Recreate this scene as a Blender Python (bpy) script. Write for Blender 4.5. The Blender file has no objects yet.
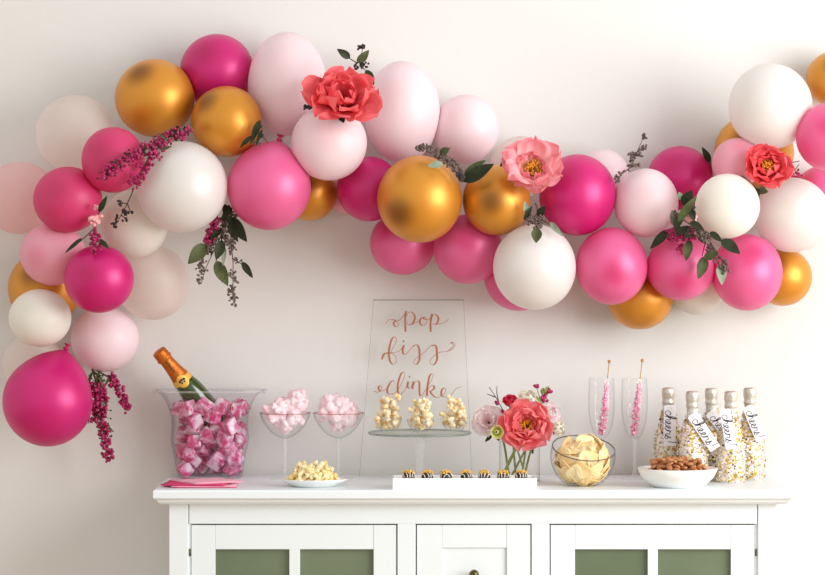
import bpy, math, random
from mathutils import Vector as V, Matrix, Quaternion, noise

R = random.Random(7)
PI = math.pi
SC = bpy.context.scene
COL = SC.collection

# ------------------------------------------------------------------ camera
TABLE = 0.90                       # height of the sideboard top
CAMZ, CAMY, FPX, HOR = TABLE + 0.48, -5.75, 2875.0, 250.0
cam = bpy.data.cameras.new('camera')
cam.sensor_width = 36.0
cam.lens = FPX / 825 * 36.0
cam.shift_y = -(287.5 - HOR) / 825
cam_o = bpy.data.objects.new('camera', cam)
COL.objects.link(cam_o)
cam_o.location = (0, CAMY, CAMZ)
cam_o.rotation_euler = (PI / 2, 0, 0)
SC.camera = cam_o

# ------------------------------------------------------------------ light
w = bpy.data.worlds.new('room_ambience')
SC.world = w
w.use_nodes = True
bg = w.node_tree.nodes['Background']
bg.inputs[0].default_value = (1.0, 0.99, 0.96, 1)
bg.inputs[1].default_value = 0.79
key = bpy.data.lights.new('window_daylight', 'AREA')
key.shape = 'RECTANGLE'
key.size, key.size_y = 2.3, 2.2
key.energy = 110
key.color = (0.975, 0.99, 1.0)
key_o = bpy.data.objects.new('window_daylight', key)
COL.objects.link(key_o)
key_o.location = (2.75, -1.9, 1.8)
key_o.rotation_euler = (V((0.1, 0.3, 1.45)) - key_o.location).to_track_quat('-Z', 'Y').to_euler()
SC.view_settings.view_transform = 'Standard'
SC.view_settings.look = 'None'
SC.view_settings.gamma = 1.0
SC.view_settings.exposure = 0.09
SC.view_settings.use_curve_mapping = False
SC.cycles.transparent_max_bounces = 32
SC.cycles.max_bounces = 10
SC.cycles.caustics_reflective = False
SC.cycles.caustics_refractive = False


# ------------------------------------------------------------------ helpers
def at(px, py, Y=0.0):
    s = (Y - CAMY) / FPX
    return V(((px - 412.5) * s, Y, CAMZ - (py - HOR) * s))


def sc(Y):
    return (Y - CAMY) / FPX


def lin(c):
    return tuple((x / 255 / 12.92 if x / 255 <= 0.04045 else ((x / 255 + 0.055) / 1.055) ** 2.4) for x in c)


def rgba(c):
    return (*lin(c), 1.0)


def base_mat(name):
    m = bpy.data.materials.new(name)
    m.use_nodes = True
    return m, m.node_tree, m.node_tree.nodes['Principled BSDF']


def mat(name, col, rough=0.5, metal=0.0, spec=0.5, coat=0.0, sss=0.0, sheen=0.0, col2=None, scale=20.0, lo=0.4, hi=0.6,
        bump=0.0, bscale=60.0, trans=0.0, obj_random=0.0):
    m, nt, p = base_mat(name)
    p.inputs['Base Color'].default_value = rgba(col)
    p.inputs['Roughness'].default_value = rough
    p.inputs['Metallic'].default_value = metal
    p.inputs['Specular IOR Level'].default_value = spec
    p.inputs['Coat Weight'].default_value = coat
    p.inputs['Coat Roughness'].default_value = 0.12
    p.inputs['Sheen Weight'].default_value = sheen
    p.inputs['Transmission Weight'].default_value = trans
    if sss:
        p.inputs['Subsurface Weight'].default_value = sss
        p.inputs['Subsurface Radius'].default_value = (0.012, 0.008, 0.008)
        p.inputs['Subsurface Scale'].default_value = 1.0
    tc = nt.nodes.new('ShaderNodeTexCoord')
    if col2 or obj_random:
        mix = nt.nodes.new('ShaderNodeMix')
        mix.data_type = 'RGBA'
        mix.inputs[6].default_value = rgba(col)
        mix.inputs[7].default_value = rgba(col2 or col)
        n = nt.nodes.new('ShaderNodeTexNoise')
        n.inputs['Scale'].default_value = scale
        n.inputs['Detail'].default_value = 4
        nt.links.new(tc.outputs['Object'], n.inputs['Vector'])
        mr = nt.nodes.new('ShaderNodeMapRange')
        mr.inputs[1].default_value = lo
        mr.inputs[2].default_value = hi
        src = n.outputs['Fac']
        if obj_random:
            oi = nt.nodes.new('ShaderNodeObjectInfo')
            ma = nt.nodes.new('ShaderNodeMath')
            ma.operation = 'MULTIPLY_ADD'
            nt.links.new(oi.outputs['Random'], ma.inputs[0])
            ma.inputs[1].default_value = obj_random
            nt.links.new(n.outputs['Fac'], ma.inputs[2])
            src = ma.outputs[0]
        nt.links.new(src, mr.inputs[0])
        nt.links.new(mr.outputs[0], mix.inputs[0])
        nt.links.new(mix.outputs[2], p.inputs['Base Color'])
    if bump:
        n2 = nt.nodes.new('ShaderNodeTexNoise')
        n2.inputs['Scale'].default_value = bscale
        n2.inputs['Detail'].default_value = 6
        nt.links.new(tc.outputs['Object'], n2.inputs['Vector'])
        b = nt.nodes.new('ShaderNodeBump')
        b.inputs['Strength'].default_value = bump
        b.inputs['Distance'].default_value = 0.004
        nt.links.new(n2.outputs['Fac'], b.inputs['Height'])
        nt.links.new(b.outputs[0], p.inputs['Normal'])
    return m


def glass(name, tint=(254, 254, 254), edge=(196, 197, 198), refl=0.5, ior=1.45, power=4.0):
    """thin clear wall: what lies behind shows through, grazing sight lines cross more glass"""
    m = bpy.data.materials.new(name)
    m.use_nodes = True
    nt = m.node_tree
    nt.nodes.clear()
    out = nt.nodes.new('ShaderNodeOutputMaterial')
    mix = nt.nodes.new('ShaderNodeMixShader')
    tr = nt.nodes.new('ShaderNodeBsdfTransparent')
    gl = nt.nodes.new('ShaderNodeBsdfGlossy')
    gl.inputs['Roughness'].default_value = 0.03
    lw = nt.nodes.new('ShaderNodeLayerWeight')
    lw.inputs[0].default_value = 0.5
    pw = nt.nodes.new('ShaderNodeMath')
    pw.operation = 'POWER'
    pw.inputs[1].default_value = power
    nt.links.new(lw.outputs['Facing'], pw.inputs[0])
    cm = nt.nodes.new('ShaderNodeMix')
    cm.data_type = 'RGBA'
    cm.inputs[6].default_value = rgba(tint)
    cm.inputs[7].default_value = rgba(edge)
    nt.links.new(pw.outputs[0], cm.inputs[0])
    nt.links.new(cm.outputs[2], tr.inputs[0])
    fr = nt.nodes.new('ShaderNodeMath')
    fr.operation = 'POWER'
    fr.inputs[1].default_value = 5
    nt.links.new(lw.outputs['Facing'], fr.inputs[0])
    mu = nt.nodes.new('ShaderNodeMath')
    mu.operation = 'MULTIPLY_ADD'
    mu.inputs[1].default_value = refl
    mu.inputs[2].default_value = ((ior - 1) / (ior + 1)) ** 2
    nt.links.new(fr.outputs[0], mu.inputs[0])
    nt.links.new(mu.outputs[0], mix.inputs[0])
    nt.links.new(tr.outputs[0], mix.inputs[1])
    nt.links.new(gl.outputs[0], mix.inputs[2])
    nt.links.new(mix.outputs[0], out.inputs[0])
    return m


def see_through(m, amount):
    """mixes plain transparency into a principled material (thin, stretched or watery stuff)"""
    nt = m.node_tree
    p = nt.nodes['Principled BSDF']
    out = nt.nodes['Material Output']
    tr = nt.nodes.new('ShaderNodeBsdfTransparent')
    mx = nt.nodes.new('ShaderNodeMixShader')
    mx.inputs[0].default_value = amount
    nt.links.new(p.outputs[0], mx.inputs[1])
    nt.links.new(tr.outputs[0], mx.inputs[2])
    nt.links.new(mx.outputs[0], out.inputs[0])
    return m


def glowing_through(m, amount, col):
    nt = m.node_tree
    tl = nt.nodes.new('ShaderNodeBsdfTranslucent')
    tl.inputs[0].default_value = rgba(col)
    mx = nt.nodes.new('ShaderNodeMixShader')
    mx.inputs[0].default_value = amount
    nt.links.new(nt.nodes['Principled BSDF'].outputs[0], mx.inputs[1])
    nt.links.new(tl.outputs[0], mx.inputs[2])
    nt.links.new(mx.outputs[0], nt.nodes['Material Output'].inputs[0])


class MB:
    """collects vertices and faces of ONE mesh"""

    def __init__(self):
        self.v, self.f, self.s, self.mi, self.uv = [], [], [], [], {}

    def add(self, vs, fs, smooth=True, mi=0):
        o = len(self.v)
        self.v += [V(x) for x in vs]
        for f in fs:
            self.f.append([o + i for i in f])
            self.s.append(smooth)
            self.mi.append(mi)
        return o

    def box(self, lo, hi, mx=None, mi=0):
        (a, b, c), (d, e, g) = lo, hi
        vs = [V(p) for p in ((a, b, c), (d, b, c), (d, e, c), (a, e, c), (a, b, g), (d, b, g), (d, e, g), (a, e, g))]
        if mx:
            vs = [mx @ p for p in vs]
        self.add(vs, [(0, 3, 2, 1), (4, 5, 6, 7), (0, 1, 5, 4), (1, 2, 6, 5), (2, 3, 7, 6), (3, 0, 4, 7)], False, mi)
        return self

    def lathe(self, prof, n=40, c=(0, 0, 0), mx=None, cap0=False, cap1=False, mi=0, sx=1, sy=1):
        c = V(c)
        vs, fs = [], []
        for r, z in prof:
            for k in range(n):
                a = 2 * PI * k / n
                p = V((r * math.cos(a) * sx, r * math.sin(a) * sy, z))
                vs.append((mx @ p if mx else p) + c)
        for i in range(len(prof) - 1):
            for k in range(n):
                k2 = (k + 1) % n
                fs.append((i * n + k, i * n + k2, (i + 1) * n + k2, (i + 1) * n + k))
        if cap0:
            fs.append(list(range(n))[::-1])
        if cap1:
            fs.append([(len(prof) - 1) * n + k for k in range(n)])
        self.add(vs, fs, True, mi)
        return self

    def ell(self, c, r, q=None, seg=12, rings=8, mi=0):
        c = V(c)
        if not hasattr(r, '__len__'):
            r = (r, r, r)
        vs, fs = [], []
        for i in range(1, rings):
            t = PI * i / rings
            for k in range(seg):
                a = 2 * PI * k / seg
                p = V((r[0] * math.sin(t) * math.cos(a), r[1] * math.sin(t) * math.sin(a), r[2] * math.cos(t)))
                vs.append((q @ p if q else p) + c)
        top = len(vs)
        for z in (r[2], -r[2]):
            p = V((0, 0, z))
            vs.append((q @ p if q else p) + c)
        for i in range(rings - 2):
            for k in range(seg):
                k2 = (k + 1) % seg
                fs.append((i * seg + k, (i + 1) * seg + k, (i + 1) * seg + k2, i * seg + k2))
        for k in range(seg):
            k2 = (k + 1) % seg
            fs.append((top, k, k2))
            fs.append((top + 1, (rings - 2) * seg + k2, (rings - 2) * seg + k))
        self.add(vs, fs, True, mi)
        return self

    def tube(self, pts, r, n=8, closed=False, mi=0):
        pts = [V(p) for p in pts]
        L = len(pts)
        rs = list(r) if hasattr(r, '__len__') else [r] * L
        up = None
        vs, fs = [], []
        for i, p in enumerate(pts):
            if closed:
                d = pts[(i + 1) % L] - pts[i - 1]
            else:
                d = pts[min(i + 1, L - 1)] - pts[max(i - 1, 0)]
            if d.length < 1e-9:
                d = V((0, 0, 1))
            d.normalize()
            if up is None:
                up = V((0, 1, 0)) if abs(d.y) < 0.9 else V((1, 0, 0))
            a = d.cross(up)
            if a.length < 1e-6:
                a = d.orthogonal()
            a.normalize()
            b = a.cross(d).normalized()
            up = b
            for k in range(n):
                t = 2 * PI * k / n
                vs.append(p + a * (rs[i] * math.cos(t)) + b * (rs[i] * math.sin(t)))
        for i in range(L if closed else L - 1):
            j = (i + 1) % L
            for k in range(n):
                k2 = (k + 1) % n
                fs.append((i * n + k, i * n + k2, j * n + k2, j * n + k))
        if not closed:
            fs.append(list(range(n))[::-1])
            fs.append([(L - 1) * n + k for k in range(n)])
        self.add(vs, fs, True, mi)
        return self

    def ring(self, c, R0, r, n=48, m=6, mx=None, mi=0):
        c = V(c)
        pts = []
        for k in range(n):
            p = V((R0 * math.cos(2 * PI * k / n), R0 * math.sin(2 * PI * k / n), 0))
            pts.append((mx @ p if mx else p) + c)
        return self.tube(pts, r, m, True, mi)

    def build(self, name, mats, parent=None, loc=None, bevel=0.0, segs=2, solid=0.0, sub=0):
        me = bpy.data.meshes.new(name)
        me.from_pydata([tuple(p) for p in self.v], [], self.f)
        for p, s, k in zip(me.polygons, self.s, self.mi):
            p.use_smooth = s
            p.material_index = k
        if self.uv:
            ul = me.uv_layers.new(name='uv')
            for lp in me.loops:
                ul.data[lp.index].uv = self.uv.get(lp.vertex_index, (0, 0))
        for m in (mats if isinstance(mats, (list, tuple)) else [mats]):
            me.materials.append(m)
        me.update()
        o = bpy.data.objects.new(name, me)
        COL.objects.link(o)
        if parent:
            o.parent = parent
        if loc is not None:
            o.location = loc
        if solid:
            md = o.modifiers.new('solid', 'SOLIDIFY')
            md.thickness = solid
            md.offset = 0
        if bevel:
            md = o.modifiers.new('bevel', 'BEVEL')
            md.width = bevel
            md.segments = segs
            md.limit_method = 'ANGLE'
            md.angle_limit = 0.6
        if sub:
            md = o.modifiers.new('sub', 'SUBSURF')
            md.levels = md.render_levels = sub
        return o


def thing(name, label, cat, loc=(0, 0, 0), rz=0.0, group=None):
    o = bpy.data.objects.new(name, None)
    o.empty_display_size = 0.02
    COL.objects.link(o)
    o.location = loc
    o.rotation_euler = (0, 0, rz)
    return tag(o, label, cat, group)


def tag(o, label, cat, group=None):
    o['label'] = label
    o['category'] = cat
    if group:
        o['group'] = group
    return o


def struct(o):
    o['kind'] = 'structure'
    return o


def dup(root, loc, label=None, rot=None, scale=None, group=None):
    r = root.copy()
    COL.objects.link(r)
    r.location = loc
    if rot is not None:
        r.rotation_euler = rot
    if scale is not None:
        r.scale = (scale,) * 3
    if label:
        r['label'] = label
    if group:
        r['group'] = group
    for ch in list(root.children):
        c = ch.copy()
        COL.objects.link(c)
        c.parent = r
        for g in list(ch.children):
            d = g.copy()
            COL.objects.link(d)
            d.parent = c
    return r


def spline(pts, k=6, closed=False):
    pts = [V(p) for p in pts]
    if len(pts) < 3:
        return [pts[0].lerp(pts[-1], i / k) for i in range(k + 1)]
    out = []
    n = len(pts)
    for i in range(n - 1):
        p0, p1, p2, p3 = pts[max(i - 1, 0)], pts[i], pts[i + 1], pts[min(i + 2, n - 1)]
        for j in range(k):
            t = j / k
            out.append(0.5 * ((2 * p1) + (p2 - p0) * t + (2 * p0 - 5 * p1 + 4 * p2 - p3) * t * t + (3 * p1 - p0 - 3 * p2 + p3) * t ** 3))
    out.append(pts[-1])
    return out


def rq():
    return Quaternion((R.gauss(0, 1), R.gauss(0, 1), R.gauss(0, 1), R.gauss(0, 1))).normalized()


# ------------------------------------------------------------------ materials
M = {}
M['wall'] = mat('painted_wall', (228, 226, 222), 0.75, spec=0.2, bump=0.12, bscale=55)
M['floor'] = mat('oak_floor', (196, 170, 140), 0.45, col2=(170, 142, 110), scale=6)
M['cabinet'] = mat('white_lacquer', (234, 241, 244), 0.38, spec=0.4)
M['pane'] = mat('green_tinted_glass', (100, 114, 88), 0.14, spec=0.5, col2=(112, 124, 98), scale=5)
M['brass'] = mat('dark_brass', (95, 84, 48), 0.3, metal=0.9)
M['dark'] = mat('dark_gap', (60, 60, 58), 0.6)


def balloon_mat(name, col, rough, metal, coat, glow=0.0, crown=None, thin=0.0, sheen=0.0):
    m, nt, p = base_mat(name)
    p.inputs['Base Color'].default_value = rgba(col)
    p.inputs['Roughness'].default_value = rough
    p.inputs['Metallic'].default_value = metal
    p.inputs['Coat Weight'].default_value = coat
    p.inputs['Coat Roughness'].default_value = 0.4
    p.inputs['Sheen Weight'].default_value = sheen
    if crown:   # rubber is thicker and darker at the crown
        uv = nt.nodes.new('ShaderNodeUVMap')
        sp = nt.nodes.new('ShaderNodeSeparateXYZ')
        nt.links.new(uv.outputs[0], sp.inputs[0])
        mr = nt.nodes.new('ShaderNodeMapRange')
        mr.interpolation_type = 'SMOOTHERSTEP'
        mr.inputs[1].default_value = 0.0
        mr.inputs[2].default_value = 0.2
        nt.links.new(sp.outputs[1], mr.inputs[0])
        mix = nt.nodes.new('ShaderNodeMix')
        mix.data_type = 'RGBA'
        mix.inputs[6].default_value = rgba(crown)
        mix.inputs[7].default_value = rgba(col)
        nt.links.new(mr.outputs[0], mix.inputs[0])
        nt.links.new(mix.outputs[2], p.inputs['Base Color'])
    if glow:                          # stretched latex lets part of the light through
        tl = nt.nodes.new('ShaderNodeBsdfTranslucent')
        tl.inputs[0].default_value = rgba(col)
        mx = nt.nodes.new('ShaderNodeMixShader')
        mx.inputs[0].default_value = glow
        nt.links.new(p.outputs[0], mx.inputs[1])
        nt.links.new(tl.outputs[0], mx.inputs[2])
        out = nt.nodes['Material Output']
        if thin:
            tr = nt.nodes.new('ShaderNodeBsdfTransparent')
            m2 = nt.nodes.new('ShaderNodeMixShader')
            m2.inputs[0].default_value = thin
            nt.links.new(mx.outputs[0], m2.inputs[1])
            nt.links.new(tr.outputs[0], m2.inputs[2])
            mx = m2
        nt.links.new(mx.outputs[0], out.inputs[0])
    return m


B = {
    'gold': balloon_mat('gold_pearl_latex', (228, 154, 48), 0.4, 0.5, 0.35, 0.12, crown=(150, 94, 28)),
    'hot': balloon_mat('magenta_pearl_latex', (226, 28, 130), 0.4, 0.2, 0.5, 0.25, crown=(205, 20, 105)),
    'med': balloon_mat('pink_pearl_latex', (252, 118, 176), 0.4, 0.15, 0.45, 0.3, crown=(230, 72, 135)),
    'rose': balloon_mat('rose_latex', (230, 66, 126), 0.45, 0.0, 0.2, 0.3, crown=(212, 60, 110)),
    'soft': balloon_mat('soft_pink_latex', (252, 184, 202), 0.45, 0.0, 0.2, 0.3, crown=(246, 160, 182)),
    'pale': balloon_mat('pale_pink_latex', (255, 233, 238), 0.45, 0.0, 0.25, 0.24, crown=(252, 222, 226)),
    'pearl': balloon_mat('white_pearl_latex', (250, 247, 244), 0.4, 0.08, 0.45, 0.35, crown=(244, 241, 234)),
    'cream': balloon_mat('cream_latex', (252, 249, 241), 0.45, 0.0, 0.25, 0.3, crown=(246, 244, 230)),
    'sheer': balloon_mat('sheer_white_latex', (252, 242, 236), 0.45, 0.0, 0.1, 0.5, thin=0.38),
    'blush': balloon_mat('sheer_blush_latex', (255, 220, 220), 0.45, 0.0, 0.1, 0.5, thin=0.3),
}

M['glass'] = glass('clear_glass')
M['acrylic'] = glass('clear_acrylic', (254, 253, 255), (224, 219, 230), 0.8, 1.5, 2.5)
M['sign'] = glass('faint_green_acrylic', (254, 254, 253), (226, 230, 226), 0.25, 1.45)
M['plate'] = glass('pale_green_glass', (254, 255, 254), (232, 238, 234), 0.4, 1.5, 3.0)
M['edge'] = mat('polished_glass_edge', (140, 150, 142), 0.15, spec=0.6)
see_through(M['edge'], 0.55)
M['rim'] = mat('bowl_rim_glass', (88, 84, 88), 0.12, spec=0.6)
see_through(M['rim'], 0.25)
M['rosegold'] = mat('rose_gilded_rim', (205, 140, 130), 0.3, metal=0.6)
see_through(M['rosegold'], 0.3)
M['glass_solid'] = mat('solid_clear_glass', (226, 224, 222), 0.05, spec=0.6)
see_through(M['glass_solid'], 0.82)
M['porcelain'] = mat('white_porcelain', (246, 247, 245), 0.18, spec=0.5, coat=0.3)
M['copper'] = mat('copper_paint', (186, 112, 84), 0.34, metal=0.55)
M['ink'] = mat('black_ink', (38, 38, 44), 0.6)
M['paper'] = mat('white_card', (244, 240, 242), 0.7)
M['foilgold'] = mat('orange_foil', (196, 108, 32), 0.42, metal=0.6, bump=0.5, bscale=90)
M['labelgold'] = mat('golden_label', (240, 190, 84), 0.4, metal=0.3)
M['bottlegreen'] = mat('green_bottle_glass', (48, 70, 22), 0.08, spec=0.7, coat=0.4)
M['silver'] = mat('pearl_white_foil', (214, 207, 196), 0.3, metal=0.6, bump=0.4, bscale=120)
M['napkin'] = mat('pink_paper', (246, 178, 196), 0.8)
M['napkin2'] = mat('deep_pink_paper', (214, 60, 110), 0.8)
M['leafdark'] = mat('dark_leaf', (34, 40, 24), 0.5, spec=0.2, col2=(50, 58, 36), scale=40)
M['leaf'] = mat('green_leaf', (68, 74, 42), 0.5, spec=0.2, col2=(88, 96, 60), scale=40)
M['leafsage'] = mat('sage_leaf', (150, 164, 140), 0.5, col2=(128, 144, 118), scale=40)
M['stem'] = mat('brown_stem', (74, 52, 38), 0.6)
M['stemgreen'] = mat('green_stem', (128, 146, 62), 0.45, col2=(154, 166, 90), scale=30)
M['seed'] = mat('grey_brown_seed', (74, 60, 56), 0.55, col2=(122, 104, 96), scale=300, lo=0.35, hi=0.65)
M['seeddark'] = mat('dark_seed', (44, 36, 34), 0.5)
M['bud'] = mat('magenta_bud', (120, 10, 54), 0.4, col2=(196, 34, 108), scale=260, lo=0.35, hi=0.65)
M['budpink'] = mat('pale_pink_bud', (240, 168, 172), 0.5)
M['stamen'] = mat('orange_stamen', (232, 150, 24), 0.6, col2=(246, 186, 60), scale=200)
M['stamenred'] = mat('deep_orange_stamen', (222, 112, 34), 0.6)


def petal_mat(name, inner, outer, lo=0.25, hi=0.85):
    m, nt, p = base_mat(name)
    uv = nt.nodes.new('ShaderNodeUVMap')
    sp = nt.nodes.new('ShaderNodeSeparateXYZ')
    nt.links.new(uv.outputs[0], sp.inputs[0])
    mr = nt.nodes.new('ShaderNodeMapRange')
    mr.inputs[1].default_value, mr.inputs[2].default_value = lo, hi
    nt.links.new(sp.outputs[0], mr.inputs[0])
    # fine veins along the petal
    wv = nt.nodes.new('ShaderNodeTexNoise')
    wv.inputs['Scale'].default_value = 9
    mp = nt.nodes.new('ShaderNodeMapping')
    mp.inputs['Scale'].default_value = (0.4, 3, 1)
    nt.links.new(uv.outputs[0], mp.inputs[0])
    nt.links.new(mp.outputs[0], wv.inputs['Vector'])
    ad = nt.nodes.new('ShaderNodeMath')
    ad.operation = 'MULTIPLY_ADD'
    nt.links.new(wv.outputs['Fac'], ad.inputs[0])
    ad.inputs[1].default_value = 0.5
    sb = nt.nodes.new('ShaderNodeMath')
    sb.operation = 'SUBTRACT'
    nt.links.new(mr.outputs[0], sb.inputs[0])
    sb.inputs[1].default_value = 0.25
    nt.links.new(sb.outputs[0], ad.inputs[2])
    mix = nt.nodes.new('ShaderNodeMix')
    mix.data_type = 'RGBA'
    mix.inputs[6].default_value, mix.inputs[7].default_value = rgba(inner), rgba(outer)
    nt.links.new(ad.outputs[0], mix.inputs[0])
    nt.links.new(mix.outputs[2], p.inputs['Base Color'])
    p.inputs['Roughness'].default_value = 0.55
    p.inputs['Specular IOR Level'].default_value = 0.25
    tl = nt.nodes.new('ShaderNodeBsdfTranslucent')
    nt.links.new(mix.outputs[2], tl.inputs[0])
    mx = nt.nodes.new('ShaderNodeMixShader')
    mx.inputs[0].default_value = 0.42
    nt.links.new(p.outputs[0], mx.inputs[1])
    nt.links.new(tl.outputs[0], mx.inputs[2])
    nt.links.new(mx.outputs[0], nt.nodes['Material Output'].inputs[0])
    return m


M['coral'] = petal_mat('coral_petal', (200, 26, 50), (255, 124, 128), 0.15, 0.95)
M['coralred'] = petal_mat('deep_coral_petal', (208, 34, 58), (255, 122, 130), 0.15, 0.95)
M['pinkpetal'] = petal_mat('rose_pink_petal', (255, 232, 230), (252, 160, 172), 0.3, 0.95)
M['salmon'] = petal_mat('salmon_petal', (236, 72, 68), (255, 160, 164), 0.15, 0.9)
M['blushpetal'] = petal_mat('blush_petal', (254, 222, 226), (255, 246, 246))
M['whitepetal'] = petal_mat('ivory_petal', (250, 242, 222), (252, 248, 236))
M['redpetal'] = petal_mat('crimson_pink_petal', (214, 40, 70), (240, 76, 104))
M['limepetal'] = petal_mat('yellow_green_petal', (190, 196, 96), (240, 236, 170))

# ------------------------------------------------------------------ setting
FX0, FX1 = -3.4, 3.4
WALLY = 0.405
m = MB()
m.box((FX0, WALLY, 0), (FX1, WALLY + 0.12, 2.7))
struct(m.build('wall_back', M['wall']))
m = MB()
m.box((FX0, -6.4, -0.1), (FX1, WALLY + 0.12, 0))
struct(m.build('floor', M['floor']))
m = MB()
m.box((FX0, WALLY - 0.016, 0), (FX1, WALLY, 0.11))
struct(m.build('baseboard_back', M['cabinet'], bevel=0.003))

# ------------------------------------------------------------------ sideboard
FY = 0.034                         # front face of the carcass
X = lambda px: at(px, 0, FY).x
Z = lambda py: at(0, py, FY).z
side = thing('sideboard', 'wide white sideboard with green glass doors, standing against the wall', 'sideboard',
             ((X(169) + X(777)) / 2, 0.2, 0))
SO = side.location


def part(mb, name, mt, parent=side, **k):
    off = -SO if parent is side else V((0, 0, 0))
    if parent is not side:
        off = -SO
    mb.v = [p + off for p in mb.v]
    return mb.build(name, mt, parent, **k)


x0, x1 = at(152.8, 0).x, at(794, 0).x
m = MB()
prof = [(0.004, 0.0), (0.0012, -0.0012), (0.0, -0.004), (0.0, -0.0165), (0.0012, -0.018), (0.004, -0.0185), (0.0065, -0.0205),
        (0.0085, -0.025), (0.0125, -0.0285), (0.0155, -0.030)]
vs, fs = [], []
for ins, dz in prof:
    vs += [(x0 + ins, ins, TABLE + dz), (x1 - ins, ins, TABLE + dz), (x1 - ins, 0.385, TABLE + dz), (x0 + ins, 0.385, TABLE + dz)]
for i in range(len(prof) - 1):
    for k in range(4):
        k2 = (k + 1) % 4
        fs.append((i * 4 + k, (i + 1) * 4 + k, (i + 1) * 4 + k2, i * 4 + k2))
fs += [(0, 1, 2, 3), [(len(prof) - 1) * 4 + k for k in (3, 2, 1, 0)]]
m.add(vs, fs, False)
part(m, 'tabletop', M['cabinet'], bevel=0.001)
zt = TABLE - 0.030
m = MB()                            # carcass: sides, back, shelf, bottom, frieze and posts
m.box((X(170.5), FY + 0.02, 0.10), (X(172.5) + 0.02, 0.37, zt))
m.box((X(754) + 0.01, FY + 0.02, 0.10), (X(775), 0.37, zt))
m.box((X(172), 0.36, 0.10), (X(774), 0.372, zt))
m.box((X(172), FY + 0.02, 0.10), (X(774), 0.37, 0.125))
m.box((X(172), FY + 0.03, 0.46), (X(774), 0.36, 0.478))
m.box((X(189), FY + 0.0015, Z(524)), (X(757.3), FY + 0.022, zt))
m.box((X(189), FY + 0.0015, 0.10), (X(757.3), FY + 0.022, 0.15))
m.box((X(397.4), FY + 0.0015, 0.15), (X(415.6), FY + 0.022, Z(524)))
m.box((X(531.6), FY + 0.0015, 0.15), (X(549.6), FY + 0.022, Z(524)))
m.box((X(188.0), FY + 0.007, 0.15), (X(190.9), FY + 0.03, Z(524)))
m.box((X(755.0), FY + 0.007, 0.15), (X(758.3), FY + 0.03, Z(524)))
part(m, 'carcass', M['cabinet'], bevel=0.0012)
for a, b in ((169, 188.3), (758, 777)):
    for y0, y1 in ((FY, FY + 0.04), (0.335, 0.374)):
        m = MB()
        m.box((X(a), y0, 0), (X(b), y1, zt))
        part(m, 'leg', M['cabinet'], bevel=0.0015)


def door(xs, ztop):
    """xs: outer left, stile, muntin, muntin, stile, outer right in px"""
    a, b, c, d, e, f = [X(v) for v in xs]
    zb, zr = 0.154, Z(549.6)
    y0, y1 = FY + 0.004, FY + 0.022
    m = MB()
    m.box((a, y0, zb), (b - 0.0003, y1, ztop))
    m.box((e + 0.0003, y0, zb), (f, y1, ztop))
    m.box((b, y0 + 0.0006, zr), (e, y1, ztop))
    m.box((b, y0 + 0.0006, zb), (e, y1, zb + 0.055))
    m.box((c, y0 + 0.0006, zb + 0.055), (d, y1, zr))
    dr = part(m, 'door', M['cabinet'], bevel=0.0009)
    for p, q in ((b, c), (d, e)):
        g = MB()
        g.box((p - 0.003, y0 + 0.010, zb + 0.05), (q + 0.003, y0 + 0.014, zr + 0.003))
        g.v = [v - SO for v in g.v]
        o = g.build('glass_pane', M['pane'], dr)
    return dr


d1 = door((191.2, 215.3, 289.2, 299.8, 373.4, 396.3), Z(525.3))
d2 = door((550.8, 575.2, 648, 658, 731, 754.6), Z(525.3))
for dr, px in ((d1, 189.9), (d2, 755.9)):
    m = MB()
    m.tube([at(px, 549, FY + 0.006) - SO, at(px, 556, FY + 0.006) - SO], 0.0016, 8)
    m.build('hinge', M['brass'], dr)
m = MB()                            # middle door: frame around a stepped panel
a, b, e, f = X(416.8), X(442), X(506.6), X(530.6)
y0, y1 = FY + 0.004, FY + 0.022
m.box((a, y0, 0.154), (b - 0.0003, y1, Z(525.3)))
m.box((e + 0.0003, y0, 0.154), (f, y1, Z(525.3)))
m.box((b, y0 + 0.0006, Z(548)), (e, y1, Z(525.3)))
m.box((b, y0 + 0.0006, 0.154), (e, y1, 0.21))
m.box((b, y0 + 0.005, 0.2), (e, y1 - 0.002, Z(547)))
dr = part(m, 'door', M['cabinet'], bevel=0.0009)
m = MB()
kc = at(474, 574.0, FY - 0.004) - SO
rot = Matrix.Rotation(PI / 2, 3, 'X')
m.lathe([(0.0001, 0.018), (0.006, 0.017), (0.0095, 0.012), (0.0098, 0.008), (0.006, 0.003), (0.004, 0), (0.004, -0.014), (0.008, -0.016)], 24, kc, rot)
m.build('knob', M['brass'], dr)

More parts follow.
